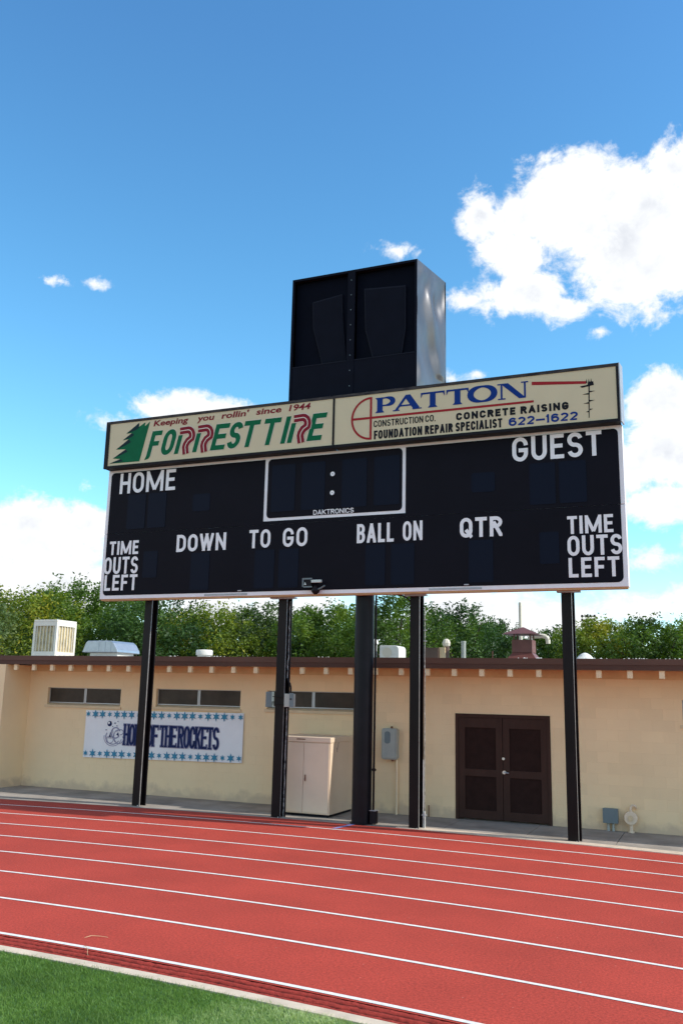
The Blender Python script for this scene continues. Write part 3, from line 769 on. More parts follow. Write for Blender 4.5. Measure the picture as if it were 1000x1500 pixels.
# slab-serif condensed letters
def slab_text():
    words = ['HOME', 'OF', 'THE', 'ROCKETS']
    xs0 = -12.80; xs1 = -10.25
    units = sum(len(w) for w in words)+.25*3
    cw = (xs1-xs0)/units
    for grow, mt, yy, nm in ((.016, M_['lav'], YI+.002, 'letter_outline'), (0, M_['navy'], YI-.002, 'lettering')):
        x = xs0
        for wd in words:
            mb = MB()
            for c in wd:
                w = cw*1.02; z0 = 1.075; z1 = 1.55
                glyph(mb, c, x, z0, w, z1-z0, .05, yy, grow=grow)
                k = 0
                def bar(a, b, zz, th=.03):
                    mb.sheet([(a-grow, zz-grow), (b+grow, zz-grow), (b+grow, zz+th+grow), (a-grow, zz+th+grow)], yy+.0006)
                if c in 'HMKR':
                    bar(x-.012, x+.062, z0); bar(x+w-.062, x+w+.012, z0)
                    bar(x-.012, x+.062, z1-.03)
                    if c != 'R': bar(x+w-.062, x+w+.012, z1-.03)
                elif c in 'T': bar(x+w/2-.045, x+w/2+.045, z0); bar(x, x+.02, z1-.09, .08); bar(x+w-.02, x+w, z1-.09, .08)
                elif c in 'EF':
                    bar(x-.012, x+.06, z0); bar(x-.012, x+.02, z1-.03); bar(x+w-.02, x+w, z1-.10, .09)
                    if c == 'E': bar(x+w-.02, x+w, z0, .09)
                x += cw
            mb.build(nm, mt, t); x += .25*cw
slab_text()
# club emblem: moon, stars and swirled initials
em = MB()
em.sheet(arc(-13.215, 1.545, .062, .062, 0, 360, 24)[:-1], YI)
em.build('emblem_moon', M_['navy'], t)
MB().sheet(arc(-13.232, 1.562, .026, .03, 0, 360, 14)[:-1], YI-.003).build('moon_highlight', M_['banner'], t)
em = MB(); kk = 0
for (cx, cz, rx, rz, a0, a1, w_) in ((-13.10, 1.25, .20, .17, 150, 330, .022), (-13.10, 1.24, .25, .20, 170, 350, .014), (-13.03, 1.34, .12, .12, 20, 330, .028),
    (-12.96, 1.27, .11, .14, 60, 250, .018), (-12.93, 1.20, .13, .10, 180, 400, .016), (-13.18, 1.18, .10, .08, 0, 360, .014), (-12.90, 1.36, .09, .06, -90, 180, .016)):
    for q in ribbon(arc(cx, cz, rx, rz, a0, a1, 20), w_): em.sheet(q, YI-.0006*kk)
    kk += 1
for q in ribbon([(-13.22, 1.22), (-13.12, 1.42), (-13.07, 1.22), (-13.22, 1.22)], .014): em.sheet(q, YI-.006)
em.build('emblem_lines', M_['lav'], t)
em = MB().sheet([(-13.20, 1.24), (-13.155, 1.24), (-13.175, 1.36)], YI-.008).sheet([(-13.00, 1.30), (-12.93, 1.27), (-12.95, 1.36)], YI-.008)
em.build('emblem_rocket', M_['navy'], t)
for x, z, r in ((-13.06, 1.56, .018), (-13.00, 1.50, .014), (-13.30, 1.40, .016), (-12.98, 1.60, .012), (-13.12, 1.48, .012)):
    MB().sheet(arc(x, z, r, r, 0, 360, 8)[:-1], YI-.002).build('emblem_star', M_['navy'], t)
for u, w in ((0.004, .985), (.996, .985), (.004, .015), (.996, .015)):
    p = bt(u, w); MB().cyl((p[0]+(.02 if u < .5 else -.02), p[1]-.004, p[2]), (p[0]+(.02 if u < .5 else -.02), YW, p[2]), .008, n=8).build('grommet', M_['steel'], t)

# ------------------------------------------------------------------ roof things
ZR = 3.06
t = thing('evaporative_cooler', (-16.2, 19, ZR), 'boxy cream evaporative cooler with tan louvred pads on the left roof', 'cooler')
a0_, a1_, b0_, b1_ = -16.60, -15.83, 18.6, 19.38
MB().box(a0_, a1_, b0_, b1_, 4.04, 4.10).build('top_panel', M_['swamp'], t, bevel=.012)
MB().box(a0_, a1_, b0_, b1_, ZR+.02, 3.27).build('base_pan', M_['swamp'], t)
cp = MB()
for x in (a0_, a1_-.07):
    for y in (b0_, b1_-.07): cp.box(x, x+.07, y, y+.07, 3.27, 4.04)
cp.box(a0_+.07, a1_-.07, b0_, b0_+.03, 3.94, 4.04).box(a1_-.03, a1_, b0_+.07, b1_-.07, 3.94, 4.04)
cp.build('corner_post', M_['swamp'], t)
MB().box(a0_+.04, a1_-.04, b0_+.04, b1_-.04, 3.27, 4.03).build('pad', M_['louvre'], t)
for i in range(6):
    x = a0_+.115+i*.108; MB().box(x-.012, x+.012, b0_+.01, b0_+.039, 3.275, 3.938).build('slat', M_['slatm'], t)
    y = b0_+.115+i*.108; MB().box(a1_-.039, a1_-.01, y-.012, y+.012, 3.275, 3.938).build('slat', M_['slatm'], t)

t = thing('ribbed_roof_hood', (-14.6, 19, ZR), 'low rounded galvanised hood with ribbed curved end on the left roof', 'roof vent')
MB().box(-14.98, -14.12, 18.95, 19.65, ZR, 3.26).build('curb', M_['offwhite'], t)
prof = [(-15.14, 3.262), (-15.12, 3.30), (-15.04, 3.50), (-14.98, 3.56), (-14.25, 3.56), (-14.16, 3.50), (-14.04, 3.33), (-14.03, 3.262)]
MB().prism(prof, 18.82, 19.80).build('hood', M_['galv'], t, bevel=.015)
for x in (-14.62, -14.42, -14.24): MB().box(x-.007, x+.007, 18.814, 19.806, 3.27, 3.566 if x < -14.3 else 3.548).build('rib', M_['galv'], t)
t = thing('roof_vent', (-11.57, 19, ZR), 'low round cream vent cap alone on the roof left of centre', 'roof vent')
MB().lathe([(.17, 0), (.17, .14), (.205, .15), (.205, .255), (.19, .275), (.05, .285)], (-11.57, 19, ZR), 24).build('cap', M_['offwhite'], t, smooth=True)
t = thing('vent_pipe', (-7.09, 19, ZR), 'slim white vent pipe with rounded cap beside the thick round post', 'vent pipe')
MB().cyl((-7.09, 19, ZR), (-7.09, 19, 3.50), .042).build('pipe', M_['offwhite'], t, smooth=True)
MB().lathe([(.055, 0), (.075, .02), (.075, .06), (.05, .11), (.02, .135)], (-7.09, 19, 3.46), 16).build('cap', M_['offwhite'], t, smooth=True)
t = thing('roof_fan_box', (-6.68, 19, ZR), 'wide white rounded exhaust fan housing on the roof between the middle posts', 'roof vent')
MB().prism(rpoly(-6.91, -6.455, ZR, 3.435, .03, .09, 0, 0), 18.8, 19.3).build('housing', M_['offwhite'], t, bevel=.01)
MB().cyl((-6.73, 18.79, 3.28), (-6.73, 18.80, 3.28), .11, n=20).build('access_cover', M_['slatm'], t)
t = thing('brown_roof_box', (-5.72, 19, ZR), 'low brown box on the roof beside the right middle post', 'roof box')
MB().box(-5.92, -5.56, 18.85, 19.4, ZR, 3.37).box(-5.93, -5.55, 18.84, 19.41, 3.37, 3.39).build('box', M_['brownv'], t)
t = thing('wind_turbine_vent', (-5.42, 19, ZR), 'pale bulbous turning vent head above a small tan base on the roof', 'roof vent')
MB().box(-5.55, -5.42, 18.9, 19.05, ZR, 3.40).build('base', M_['sill'], t)
MB().cyl((-5.42, 19, ZR), (-5.41, 19, 3.42), .06).build('neck', M_['brownv'], t, smooth=True)
MB().lathe([(.05, 0), (.085, .03), (.095, .09), (.07, .15), (.03, .18)], (-5.42, 19, 3.41), 8).build('head', M_['slatm'], t)
t = thing('grey_flue', (-5.035, 19, ZR), 'short straight grey flue pipe on the roof left of the red brown cupola', 'vent pipe')
MB().cyl((-5.035, 19, ZR), (-5.035, 19, 3.50), .052, n=16).build('pipe', M_['greybox'], t, smooth=True)
MB().cyl((-5.035, 19, 3.501), (-5.035, 19, 3.54), .058, n=16).build('cap', M_['greybox'], t, smooth=True)
t = thing('thin_rusty_pipe', (-4.393, 19, ZR), 'very thin short rusty pipe on the roof beside the red brown cupola', 'vent pipe')
MB().cyl((-4.393, 19, ZR), (-4.393, 19, 3.33), .016, n=8).build('pipe', M_['rust'], t, smooth=True)
t = thing('roof_cupola', (-3.75, 19, ZR), 'red brown sheet metal cupola vent with flared foot and pyramid cap', 'cupola')
def pyr(mb, x0, x1, y0, y1, z0, X0, X1, Y0, Y1, z1):
    return mb.add([(x0,y0,z0),(x1,y0,z0),(x1,y1,z0),(x0,y1,z0),(X0,Y0,z1),(X1,Y0,z1),(X1,Y1,z1),(X0,Y1,z1)],
            [(0,3,2,1),(4,5,6,7),(0,1,5,4),(1,2,6,5),(2,3,7,6),(3,0,4,7)])
pyr(MB(), -4.10, -3.42, 18.9, 19.6, ZR+.06, -3.97, -3.56, 19.03, 19.45, 3.30).build('flared_base', M_['oxblood'], t)
MB().box(-3.98, -3.55, 19.02, 19.46, 3.302, 3.57).build('shaft', M_['oxblood'], t)
lg = MB()
for x in (-3.95, -3.60):
    for y in (19.05, 19.41): lg.box(x, x+.025, y, y+.025, 3.57, 3.69)
lg.build('cap_support', M_['oxblood'], t)
pyr(MB(), -4.14, -3.41, 18.87, 19.62, 3.688, -3.79, -3.76, 19.22, 19.27, 3.85).build('cap', M_['oxblood'], t)
t = thing('tall_white_pipe', (-3.95, 20.2, ZR), 'tall thin cream pipe rising behind the red brown cupola', 'vent pipe')
MB().cyl((-4.02, 20.2, ZR), (-4.02, 20.2, 4.49), .038).build('pipe', M_['creampipe'], t, smooth=True)
t = thing('elbow_pipe', (-3.5, 19.75, ZR), 'cream pipe with a downturned elbow to the right of the cupola cap', 'vent pipe')
MB().tube([(-3.72, 19.78, ZR), (-3.72, 19.78, 3.69), (-3.45, 19.78, 3.70), (-3.38, 19.78, 3.68), (-3.34, 19.78, 3.62), (-3.34, 19.78, 3.53)], .05, 12).build('pipe', M_['creampipe'], t, smooth=True)
t = thing('roof_dome', (-2.46, 19, ZR), 'low white domed vent on the roof right of the far right post', 'roof vent')
MB().lathe([(.20, 0), (.20, .11), (.17, .12), (.12, .18), (.06, .22), (.02, .235)], (-2.46, 19, ZR), 22).build('dome', M_['offwhite'], t, smooth=True)

# ================================================================== SCOREBOARD
YF = 15.645
sb = thing('scoreboard', (-6.75, YF+.1, 4.245), 'wide black football scoreboard with white border and captions on steel posts', 'scoreboard')
BL, BR, Z0, Z1, ZM = -12.232, -1.26, 4.245, 7.112, 5.680
MB().box(BL, BR, YF, YF+.20, Z0, ZM-.004).build('lower_cabinet', M_['white'], sb, bevel=.006)
MB().box(BL, BR, YF, YF+.20, ZM+.004, Z1).build('upper_cabinet', M_['white'], sb, bevel=.006)
MB().box(BL+.02, BR-.02, YF+.02, YF+.19, ZM-.0038, ZM+.0038).build('seam_strip', M_['ink'], sb)
q = .005
def plate(poly, mt, name, y=YF, th=q, parent=sb, label=None):
    o = MB().prism(poly, y-th, y-.0005).build(name, mt, parent)
    if label: o['label'] = label
    return o
R_ = .085
plate(rpoly(-12.150, -8.305, ZM+.0022, 7.052, tl=R_), M_['black'], 'face_panel')
plate(rpoly(-5.262, -1.335, ZM+.0022, 7.052, tr=R_), M_['black'], 'face_panel')
plate(rpoly(-8.3045, -5.2625, ZM+.0022, 5.752), M_['black'], 'face_panel')
plate(rpoly(-8.235, -5.330, 5.812, 7.048, R_, R_, R_, R_), M_['black'], 'clock_panel')
plate(rpoly(-12.150, -1.340, 4.322, ZM-.0022, br=.10, bl=.09), M_['black'], 'face_panel')
YP_ = YF-q
def digit(x0, x1, z0, z1, r=.03):
    o = plate(rpoly(x0, x1, z0, z1, r, r, r, r, n=3), M_['led'], 'digit_display', y=YP_, th=.006)
    return o
for x0, x1 in ((-8.14, -7.61), (-7.465, -6.95), (-6.585, -6.06), (-5.905, -5.385)): digit(x0, x1, 5.935, 6.91)
for x0, x1 in ((-11.66, -11.19), (-11.125, -10.665), (-2.90, -2.44), (-2.372, -1.90)): digit(x0, x1, 5.76, 6.525)
for x0, x1 in ((-10.0, -9.58), (-3.975, -3.533)): digit(x0, x1, 6.06, 6.43, .05)
for x0, x1 in ((-9.958, -9.515), (-8.455, -8.015), (-7.915, -7.48), (-6.06, -5.66), (-5.54, -5.08), (-4.033, -3.583)): digit(x0, x1, 4.385, 5.165)
for x0, x1 in ((-11.155, -10.80), (-2.745, -2.405)): digit(x0, x1, 4.68, 5.25)
for z in (6.633, 6.249):
    o = MB().cyl((-6.785, YP_-.010, z), (-6.785, YP_-.001, z), .070, n=24).build('colon_bezel', M_['ink'], sb, smooth=True)
    MB().cyl((-6.785, YP_-.016, z), (-6.785, YP_-.0102, z), .046, n=24).build('colon_lamp', M_['letter'], sb, smooth=True)
    MB().cyl((-6.785, YP_-.018, z), (-6.785, YP_-.0162, z), .012, n=10).build('lamp_centre', M_['greybox'], sb)
LW = M_['letter']
text('HOME', -11.905, -10.465, 6.565, 7.030, 0.074, YP_, LW, sb, gap=.20)
text('GUEST', -3.205, -1.615, 6.585, 7.045, 0.074, YP_, LW, sb, gap=.20)
text('TIME', -12.055, -11.30, 5.205, 5.505, 0.055, YP_, LW, sb, gap=.20)
text('OUTS', -12.165, -11.283, 4.785, 5.155, 0.059, YP_-.001, LW, sb, gap=.20)
text('LEFT', -12.125, -11.275, 4.425, 4.765, 0.059, YP_-.001, LW, sb, gap=.22)
text('TIME', -2.255, -1.475, 5.195, 5.515, 0.055, YP_, LW, sb, gap=.20)
text('OUTS', -2.262, -1.342, 4.805, 5.160, 0.059, YP_, LW, sb, gap=.20)
text('LEFT', -2.252, -1.400, 4.425, 4.770, 0.059, YP_, LW, sb, gap=.22)
text('DOWN', -10.34, -9.145, 5.205, 5.570, 0.066, YP_, LW, sb, gap=.19)
text('TO', -8.605, -8.12, 5.210, 5.588, 0.062, YP_, LW, sb, gap=.22)
text('GO', -7.842, -7.30, 5.205, 5.588, 0.062, YP_, LW, sb, gap=.24)
text('BALL', -6.246, -5.49, 5.210, 5.585, 0.060, YP_, LW, sb, gap=.20)
text('ON', -5.31, -4.92, 5.215, 5.590, 0.055, YP_, LW, sb, gap=.20)
text('QTR', -4.20, -3.41, 5.220, 5.590, 0.067, YP_, LW, sb, gap=.20)
text('DAKTRONICS', -7.188, -6.322, 5.823, 5.922, 0.016, YP_, LW, sb, gap=.16)
# bottom trim, service latches and mounting clips
MB().box(BL+.02, BR-.02, YF+.03, YF+.19, Z0-.028, Z0-.001).build('bottom_angle', M_['soffit'], sb)
for x in (-8.77, -4.08): MB().box(x-.045, x+.045, YF-.03, YF-.006, 4.335, 4.36).build('latch', M_['alu'], sb, bevel=.005)
for x in (-9.1, -4.3): MB().box(x-.5, x+.5, YF-.004, YF-.0006, 4.262, 4.300).build('drain_cover', M_['alu'], sb)
for x0, x1 in ((-8.16, -7.62), (-5.33, -4.90), (-2.50, -2.09)): MB().box(x0, x1, 15.80, 15.93, 4.190, 4.216).build('mounting_clip', M_['alu'], sb)

# floodlight / camera hanging on the bottom edge
t = thing('clamp_camera', (-7.08, 15.45, 4.245), 'small clamp mounted camera with a pale sunshield on the bottom edge of the scoreboard', 'camera')
MB().box(-7.30, -7.12, 15.50, 15.58, 4.37, 4.53).build('housing', M_['frame'], t, bevel=.01)
fr_ = MB().box(-7.315, -7.105, 15.488, 15.4995, 4.515, 4.545).box(-7.315, -7.285, 15.488, 15.4995, 4.375, 4.514).box(-7.284, -7.105, 15.488, 15.4995, 4.360, 4.385)
fr_.build('bezel', M_['bluegrey'], t)
MB().add([(-7.27, 15.485, 4.41), (-7.22, 15.485, 4.41), (-7.255, 15.485, 4.47)], [(0, 1, 2)]).build('lens_glint', M_['bulb'], t)
MB().box(-7.12, -6.91, 15.48, 15.54, 4.450, 4.505).build('sunshield', M_['bulb'], t, bevel=.006)
MB().lathe([(.03, -.08), (.075, -.04), (.085, 0), (.06, .05), (.03, .09)], (-7.05, 15.55, 4.31), 14).build('ball_mount', M_['frame'], t, smooth=True)
MB().tube([(-7.03, 15.54, 4.31), (-6.92, 15.50, 4.34), (-6.83, 15.48, 4.385)], .016, 8).build('arm', M_['bluegrey'], t, smooth=True)

# ------------------------------------------------------------------ advertising signs above
YS = 15.43; ZS0, ZS1 = 7.116, 8.192
def sign(x0, x1, label, capside):
    t = thing('advertising_sign', ((x0+x1)/2, YS+.2, ZS0), label, 'sign', 'advertising signs on top of the scoreboard')
    MB().box(x0+.01, x1-.01, YS+.03, YS+.24, ZS0, ZS1-.01).build('housing', M_['frame'], t)
    li = .10 if capside < 0 else .018; re = .018 if capside < 0 else .045
    fz0, fz1 = ZS0+.052, ZS1-.058
    MB().box(x0, x1, YS-.001, YS+.05, fz1, ZS1).build('frame_rail', M_['scuffed'], t)
    MB().box(x0, x1, YS-.001, YS+.05, ZS0-.004, fz0).build('frame_rail', M_['frame'], t)
    MB().box(x0, x0+li, YS-.001, YS+.05, fz0, fz1).build('frame_stile', M_['frame'], t)
    MB().box(x1-re, x1, YS-.001, YS+.05, fz0, fz1).build('frame_stile', M_['frame'], t)
    MB().box(x0+li, x1-re, YS+.012, YS+.028, fz0, fz1).build('sign_face', M_['cream_face'], t)
    return t
SL = sign(-12.232, -6.712, 'cream tire shop sign with a green pine tree on the left half above the scoreboard', -1)
SR = sign(-6.708, -1.262, 'cream construction company sign with blue serif lettering on the right half above the scoreboard', 1)
MB().add([(-1.2615, YS-.004, ZS0-.004), (-1.2615, YS-.004, ZS1+.003), (-1.245, YS-.004, ZS0-.004), (-1.245, YS-.004, ZS1+.003), (-1.215, YS+.24, ZS0-.004), (-1.215, YS+.24, ZS1+.003), (-1.24, YS+.24, ZS0-.004), (-1.24, YS+.24, ZS1+.003)],
    [(0, 2, 3, 1), (2, 4, 5, 3), (4, 6, 7, 5), (0, 1, 7, 6), (1, 3, 5, 7), (0, 6, 4, 2)]).build('end_cap', M_['alu'], SR)
YA = YS+.012
for wd_, xa, xb in (('Keeping', -10.985, -10.09), ('you', -9.88, -9.45), ("rollin'", -9.285, -8.63), ('since', -8.465, -7.86), ('1944', -7.71, -7.21)):
    font_text(wd_, xa, xb, 7.98, 8.105, YA-.004, M_['maroon'], SL, shear=.22, bold=.026)
# pine tree
pine = [(-12.089, 7.223), (-11.80, 7.306), (-12.0, 7.334), (-11.672, 7.519), (-11.929, 7.533), (-11.61, 7.744), (-11.772, 7.73), (-11.54, 7.878), (-11.687, 7.878), (-11.364, 8.095), (-11.386, 7.99), (-11.202, 8.092), (-11.21, 8.0), (-11.08, 8.098), (-11.292, 7.214)]
MB().sheet(pine, YA-.004).build('pine_tree_print', M_['green'], SL)
dk = MB()
for a, b, c in (((-12.0, 7.334), (-11.672, 7.519), (-11.78, 7.40)), ((-11.929, 7.533), (-11.61, 7.744), (-11.70, 7.60)), ((-11.772, 7.73), (-11.54, 7.878), (-11.55, 7.78)),
                ((-11.687, 7.878), (-11.364, 8.095), (-11.45, 7.93)), ((-12.089, 7.223), (-11.80, 7.306), (-11.72, 7.25)), ((-11.78, 7.40), (-11.672, 7.519), (-11.62, 7.46)), ((-11.70, 7.60), (-11.61, 7.744), (-11.55, 7.67)), ((-11.55, 7.78), (-11.54, 7.878), (-11.47, 7.83)), ((-11.45, 7.93), (-11.364, 8.095), (-11.36, 7.98))):
    dk.sheet([a, b, c], YA-.006)
dk.build('tree_shadow_print', M_['dkgreen'], SL)
# FORREST TIRE, slanted
def forrest():
    z0, z1 = 7.30, 7.865; h = z1-z0; sh = .24
    gm = MB(); ol = MB()
    def put(c, xb, w, za=z0, zb=z1, st=.105):
        glyph(ol, c, xb, za, w, zb-za, st, YA-.002, sh, z0, grow=.012)
        glyph(gm, c, xb, za, w, zb-za, st, YA-.005, sh, z0)
    # F with its long pointed foot
    put('F', -11.13, .265)
    gm.sheet([(-11.135, 7.30), (-11.03, 7.30), (-11.06, 7.255), (-11.165, 7.225)], YA-.005)
    put('O', -10.79, .315); put('E', -9.53, .335); put('S', -9.155, .30); put('T', -8.84, .37)
    for xb in (-10.42, -9.965): put('I', xb, .105, z0, z0+.41)
    ol.build('letter_outline', M_['pink'], SL); gm.build('lettering', M_['green'], SL); ol.__init__(); gm.__init__()
    put('T', -8.37, .375)
    
    put('I', -7.885, .115); put('E', -7.295, .315)
    put('I', -7.735, .105, z0, z0+.41)
    ol.build('letter_outline', M_['pink'], SL); gm.build('lettering', M_['green'], SL)

    for xr, nm in ((-10.29, 0), (-9.84, 1), (-7.585, 2)):
        path = [(0, .50), (.20, .51)] + [(.20+.11*math.sin(math.radians(a)), .375+.135*math.cos(math.radians(a))) for a in (20, 45, 70, 95, 115)] + [(.215, .265), (.165, .19), (.15, .13), (.175, -.02)]
        p = [(xr+x, z0+z) for x, z in path]
        outl, rd, wh = MB(), MB(), MB()
        for qd in ribbon(p, .180): outl.sheet(qd, YA-.007)
        for qd in ribbon(p, .155): rd.sheet(qd, YA-.009)
        for qd in ribbon(p, .018): wh.sheet(qd, YA-.011)
        outl.build('letter_outline', M_['pink'], SL); rd.build('road_letter', M_['maroon'], SL); wh.build('road_stripe', M_['pink'], SL)
forrest()
# PATTON sign
rd = MB(); w_ = .042; kk = 0
cxl, czl = -5.92, 7.645
for qd in ribbon(arc(cxl, czl, .395, .415, 90, 270, 28), w_): rd.sheet(qd, YA-.004)
for qd in ribbon([(cxl, czl-.435), (cxl, czl+.435)], w_*1.05): rd.sheet(qd, YA-.0045)
rd.sheet([(-6.31, 7.630), (-2.757, 7.622), (-2.757, 7.664), (-6.31, 7.676)], YA-.005)
rd.build('red_emblem', M_['red_ink'], SR)
MB().sheet([(-2.786, 7.955), (-1.82, 7.868), (-1.82, 7.918), (-2.786, 8.02)], YA-.004).build('red_bar', M_['red_ink'], SR)
def patton():
    mb = MB(); z0, z1 = 7.735, 8.045; h = z1-z0; TK, TN = .115, .030
    y = YA-.004
    def bar(a, b, z, th=TN): mb.sheet([(a, z), (b, z), (b, z+th), (a, z+th)], y-.0012)
    def stem(x, w=TK): mb.sheet([(x-w/2, z0), (x+w/2, z0), (x+w/2, z1), (x-w/2, z1)], y)
    def bow(cx, cz, rx, rz, a0, a1, tk, tn, k=.0006):
        p = arc(cx, cz, rx, rz, a0, a1, 30)
        ws = [tn+(tk-tn)*abs(math.cos(math.radians(a0+(a1-a0)*i/30)))**1.3 for i in range(31)]
        for qd in ribbon(p, ws, closed=abs(a1-a0) == 360): mb.sheet(qd, y-k)
    def foot(x, z, up):   # bracketed serif
        hw = .095; s_ = 1 if up else -1
        mb.sheet([(x-hw, z), (x+hw, z), (x+TK/2, z+s_*.045), (x-TK/2, z+s_*.045)] if up else [(x-hw, z), (x-TK/2, z-.045), (x+TK/2, z-.045), (x+hw, z)], y-.0018)
    # P
    x = -5.735; stem(x); foot(x, z0, 1); foot(x-.0, z1, 0)
    bow(-5.62, 7.955, .15, .078, 90, -90, .105, TN); bar(x, -5.61, z1-TN); bar(x, -5.61, 7.862)
    # A
    for ax in (-5.175,):
        for qd in ribbon([(-5.41, z0), (ax, z1)], .05): mb.sheet(clip(qd, -9, 0, z0, z1) or qd, y-.0006)
        for qd in ribbon([(ax-.01, z1), (-4.975, z0)], TK*1.02): mb.sheet(clip(qd, -9, 0, z0, z1) or qd, y-.0002)
        bar(-5.35, -5.03, 7.815, .032)
        bar(-5.465, -5.33, z0, .022); bar(-5.07, -4.885, z0, .022)
    # T T
    for cx, hw in ((-4.665, .235), (-4.18, .215)):
        stem(cx); foot(cx, z0, 1); bar(cx-hw, cx+hw, z1-.036, .036)
        for sg in (-1, 1): mb.sheet([(cx+sg*hw, z1), (cx+sg*hw, z1-.11), (cx+sg*(hw-.035), z1-.036)][::sg], y-.0024)
    # O
    bow(-3.705, 7.893, .225, .145, 0, 360, .12, .035)
    # N
    bar(-3.42, -3.27, z1-.024, .024); bar(-3.41, -3.27, z0, .024); bar(-2.98, -2.85, z1-.024, .024)
    mb.sheet([(-3.36, z0), (-3.325, z0), (-3.325, z1), (-3.36, z1)], y-.0003)
    mb.sheet([(-2.93, z0), (-2.895, z0), (-2.895, z1), (-2.93, z1)], y-.0003)
    mb.sheet([(-3.36, z1), (-3.22, z1), (-2.895, z0-.005), (-3.02, z0-.005)], y-.0008)
    mb.build('lettering', M_['blue'], SR)
patton()
text('CONSTRUCTION CO.', -5.858, -4.61, 7.452, 7.585, .021, YA, M_['ink'], SR, gap=.17, space=.5)
text('FOUNDATION REPAIR SPECIALIST', -5.85, -3.337, 7.207, 7.382, .036, YA, M_['ink'], SR, gap=.17, space=.55)
text('CONCRETE RAISING', -4.208, -2.14, 7.425, 7.570, .040, YA, M_['ink'], SR, gap=.26, space=.75)
text('622-1622', -3.218, -1.985, 7.213, 7.372, .036, YA, M_['blue'], SR, gap=.15)
au = MB()
au.sheet([(-1.800, 7.23), (-1.786, 7.23), (-1.762, 7.85), (-1.784, 7.85)], YA-.004)
for z, s_ in ((7.34, .55), (7.50, .9), (7.67, 1.0)):
    au.sheet([(-1.79, z+.022), (-1.79, z-.008), (-1.79-.105*s_, z+.002)], YA-.0046).sheet([(-1.775, z+.028), (-1.775, z+.058), (-1.775+.105*s_, z+.05)], YA-.0046)
au.sheet([(-1.90, 7.80), (-1.69, 7.83), (-1.70, 7.90), (-1.79, 7.90), (-1.80, 7.845), (-1.93, 7.83)], YA-.0052)
for x in (-1.815, -1.775, -1.735): au.sheet([(x-.012, 7.88), (x+.012, 7.88), (x, 7.965)], YA-.006)
au.build('auger_print', M_['ink'], SR)

# ------------------------------------------------------------------ speaker cabinet on top
t = thing('speaker_cabinet', (-6.44, 16.2, 8.2), 'tall black double loudspeaker cabinet with dented grey side rising behind the signs', 'speaker')
x0, x1, X0, X1, y0, y1, z0, z1 = -7.835, -5.06, -8.07, -4.815, 15.66, 16.88, 8.195, 10.985
body = MB()
def slabq(mbq, pts, th):   # quad given as 4 corners, thickened to the back
    p = [Vector(q) for q in pts]; n = (p[1]-p[0]).cross(p[3]-p[0]).normalized()*th
    mbq.add([*p, *[a-n for a in p]], [(0,1,2,3),(7,6,5,4),(0,4,5,1),(1,5,6,2),(2,6,7,3),(3,7,4,0)])
slabq(body, [(X0, y1, z0), (x0, y0, z0), (x0, y0, z1), (X0, y1, z1)], .03)
slabq(body, [(x0, y0, z1), (x1, y0, z1), (X1, y1, z1), (X0, y1, z1)], .03)
slabq(body, [(X1, y1, z0), (X0, y1, z0), (X0, y1, z1), (X1, y1, z1)], .03)
slabq(body, [(X0, y1, z0), (X1, y1, z0), (x1, y0, z0), (x0, y0, z0)], .03)
body.build('cabinet_shell', M_['frame'], t)
# dented right side
mb = MB(); n_, m__ = 26, 56; v = []; f = []
for i in range(n_+1):
    for k in range(m__+1):
        u, w = i/n_, k/m__
        crease = max(0, 1-abs((u-.25)-(.95-w)*.75)*5)*.030 if w > .2 else 0
        dent = -.06*math.exp(-((u-.30)**2*50+(w-.86)**2*90))-.05*math.exp(-((u-.72)**2*40+(w-.74)**2*60))-.025*math.exp(-((u-.5)**2*8+(w-.35)**2*14))
        edge = min(1, 12*min(u, 1-u, w, 1-w))
        d = 1.7*(crease+dent+.016*math.sin(u*5+w*7)+.008*math.sin(w*17-u*4))*edge
        v.append((x1+.003+(X1-x1)*u+d*.98, y0+(y1-y0)*u-d*.2, z0+(z1-z0)*w))
for i in range(n_):
    for k in range(m__):
        a = i*(m__+1)+k; f.append((a, a+m__+1, a+m__+2, a+1))
mb.add(v, f); mb.build('side_panel', M_['spkside'], t, smooth=True)
fr_ = MB(); yq = y0-.004
fr_.box(x0, x0+.045, yq, yq+.05, z0, z1); fr_.box(x1-.045, x1, yq, yq+.05, z0, z1)
fr_.box(x0+.045, x1-.045, yq, yq+.05, z1-.05, z1); fr_.box(-6.56, -6.40, yq+.002, yq+.05, z0, z1-.05)
fr_.build('front_frame', M_['spk2'], t)
for a, b in ((x0+.046, -6.561), (-6.399, x1-.046)):
    MB().box(a, b, y0+.01, y0+.03, z0, 8.99).build('lower_grille', M_['spk2'], t)
    MB().box(a, b, y0+.004, y0+.012, 8.99, 9.01).build('grille_rail', M_['horn'], t)
    MB().box(a, b, y0+.13, y0+.15, 9.01, z1-.05).build('dark_recess', M_['spk'], t)
pl = [(-7.40, 10.45), (-6.72, 10.53), (-6.69, 9.9), (-6.60, 9.02), (-7.14, 9.02), (-7.37, 9.85)]
pr = [(-6.235, 10.57), (-5.325, 10.50), (-5.32, 9.55), (-5.40, 9.02), (-6.03, 9.02), (-6.20, 9.66)]
for pp in (pl, pr):
    h = MB().prism(pp, y0+.085, y0+.128).build('horn_speaker', M_['horn'], t, bevel=.012)
    cxm = sum(a for a, b in pp)/len(pp); czm = sum(b for a, b in pp)/len(pp)
    MB().prism([(cxm+(a-cxm)*.93, czm+(b-czm)*.95) for a, b in pp], y0+.078, y0+.0845).build('grille', M_['spk2'], h)
for i in range(8): MB().cyl((-6.48, yq-.004, 8.45+i*.33), (-6.48, yq+.0015, 8.45+i*.33), .012, n=8).build('bolt', M_['bluegrey'], t)
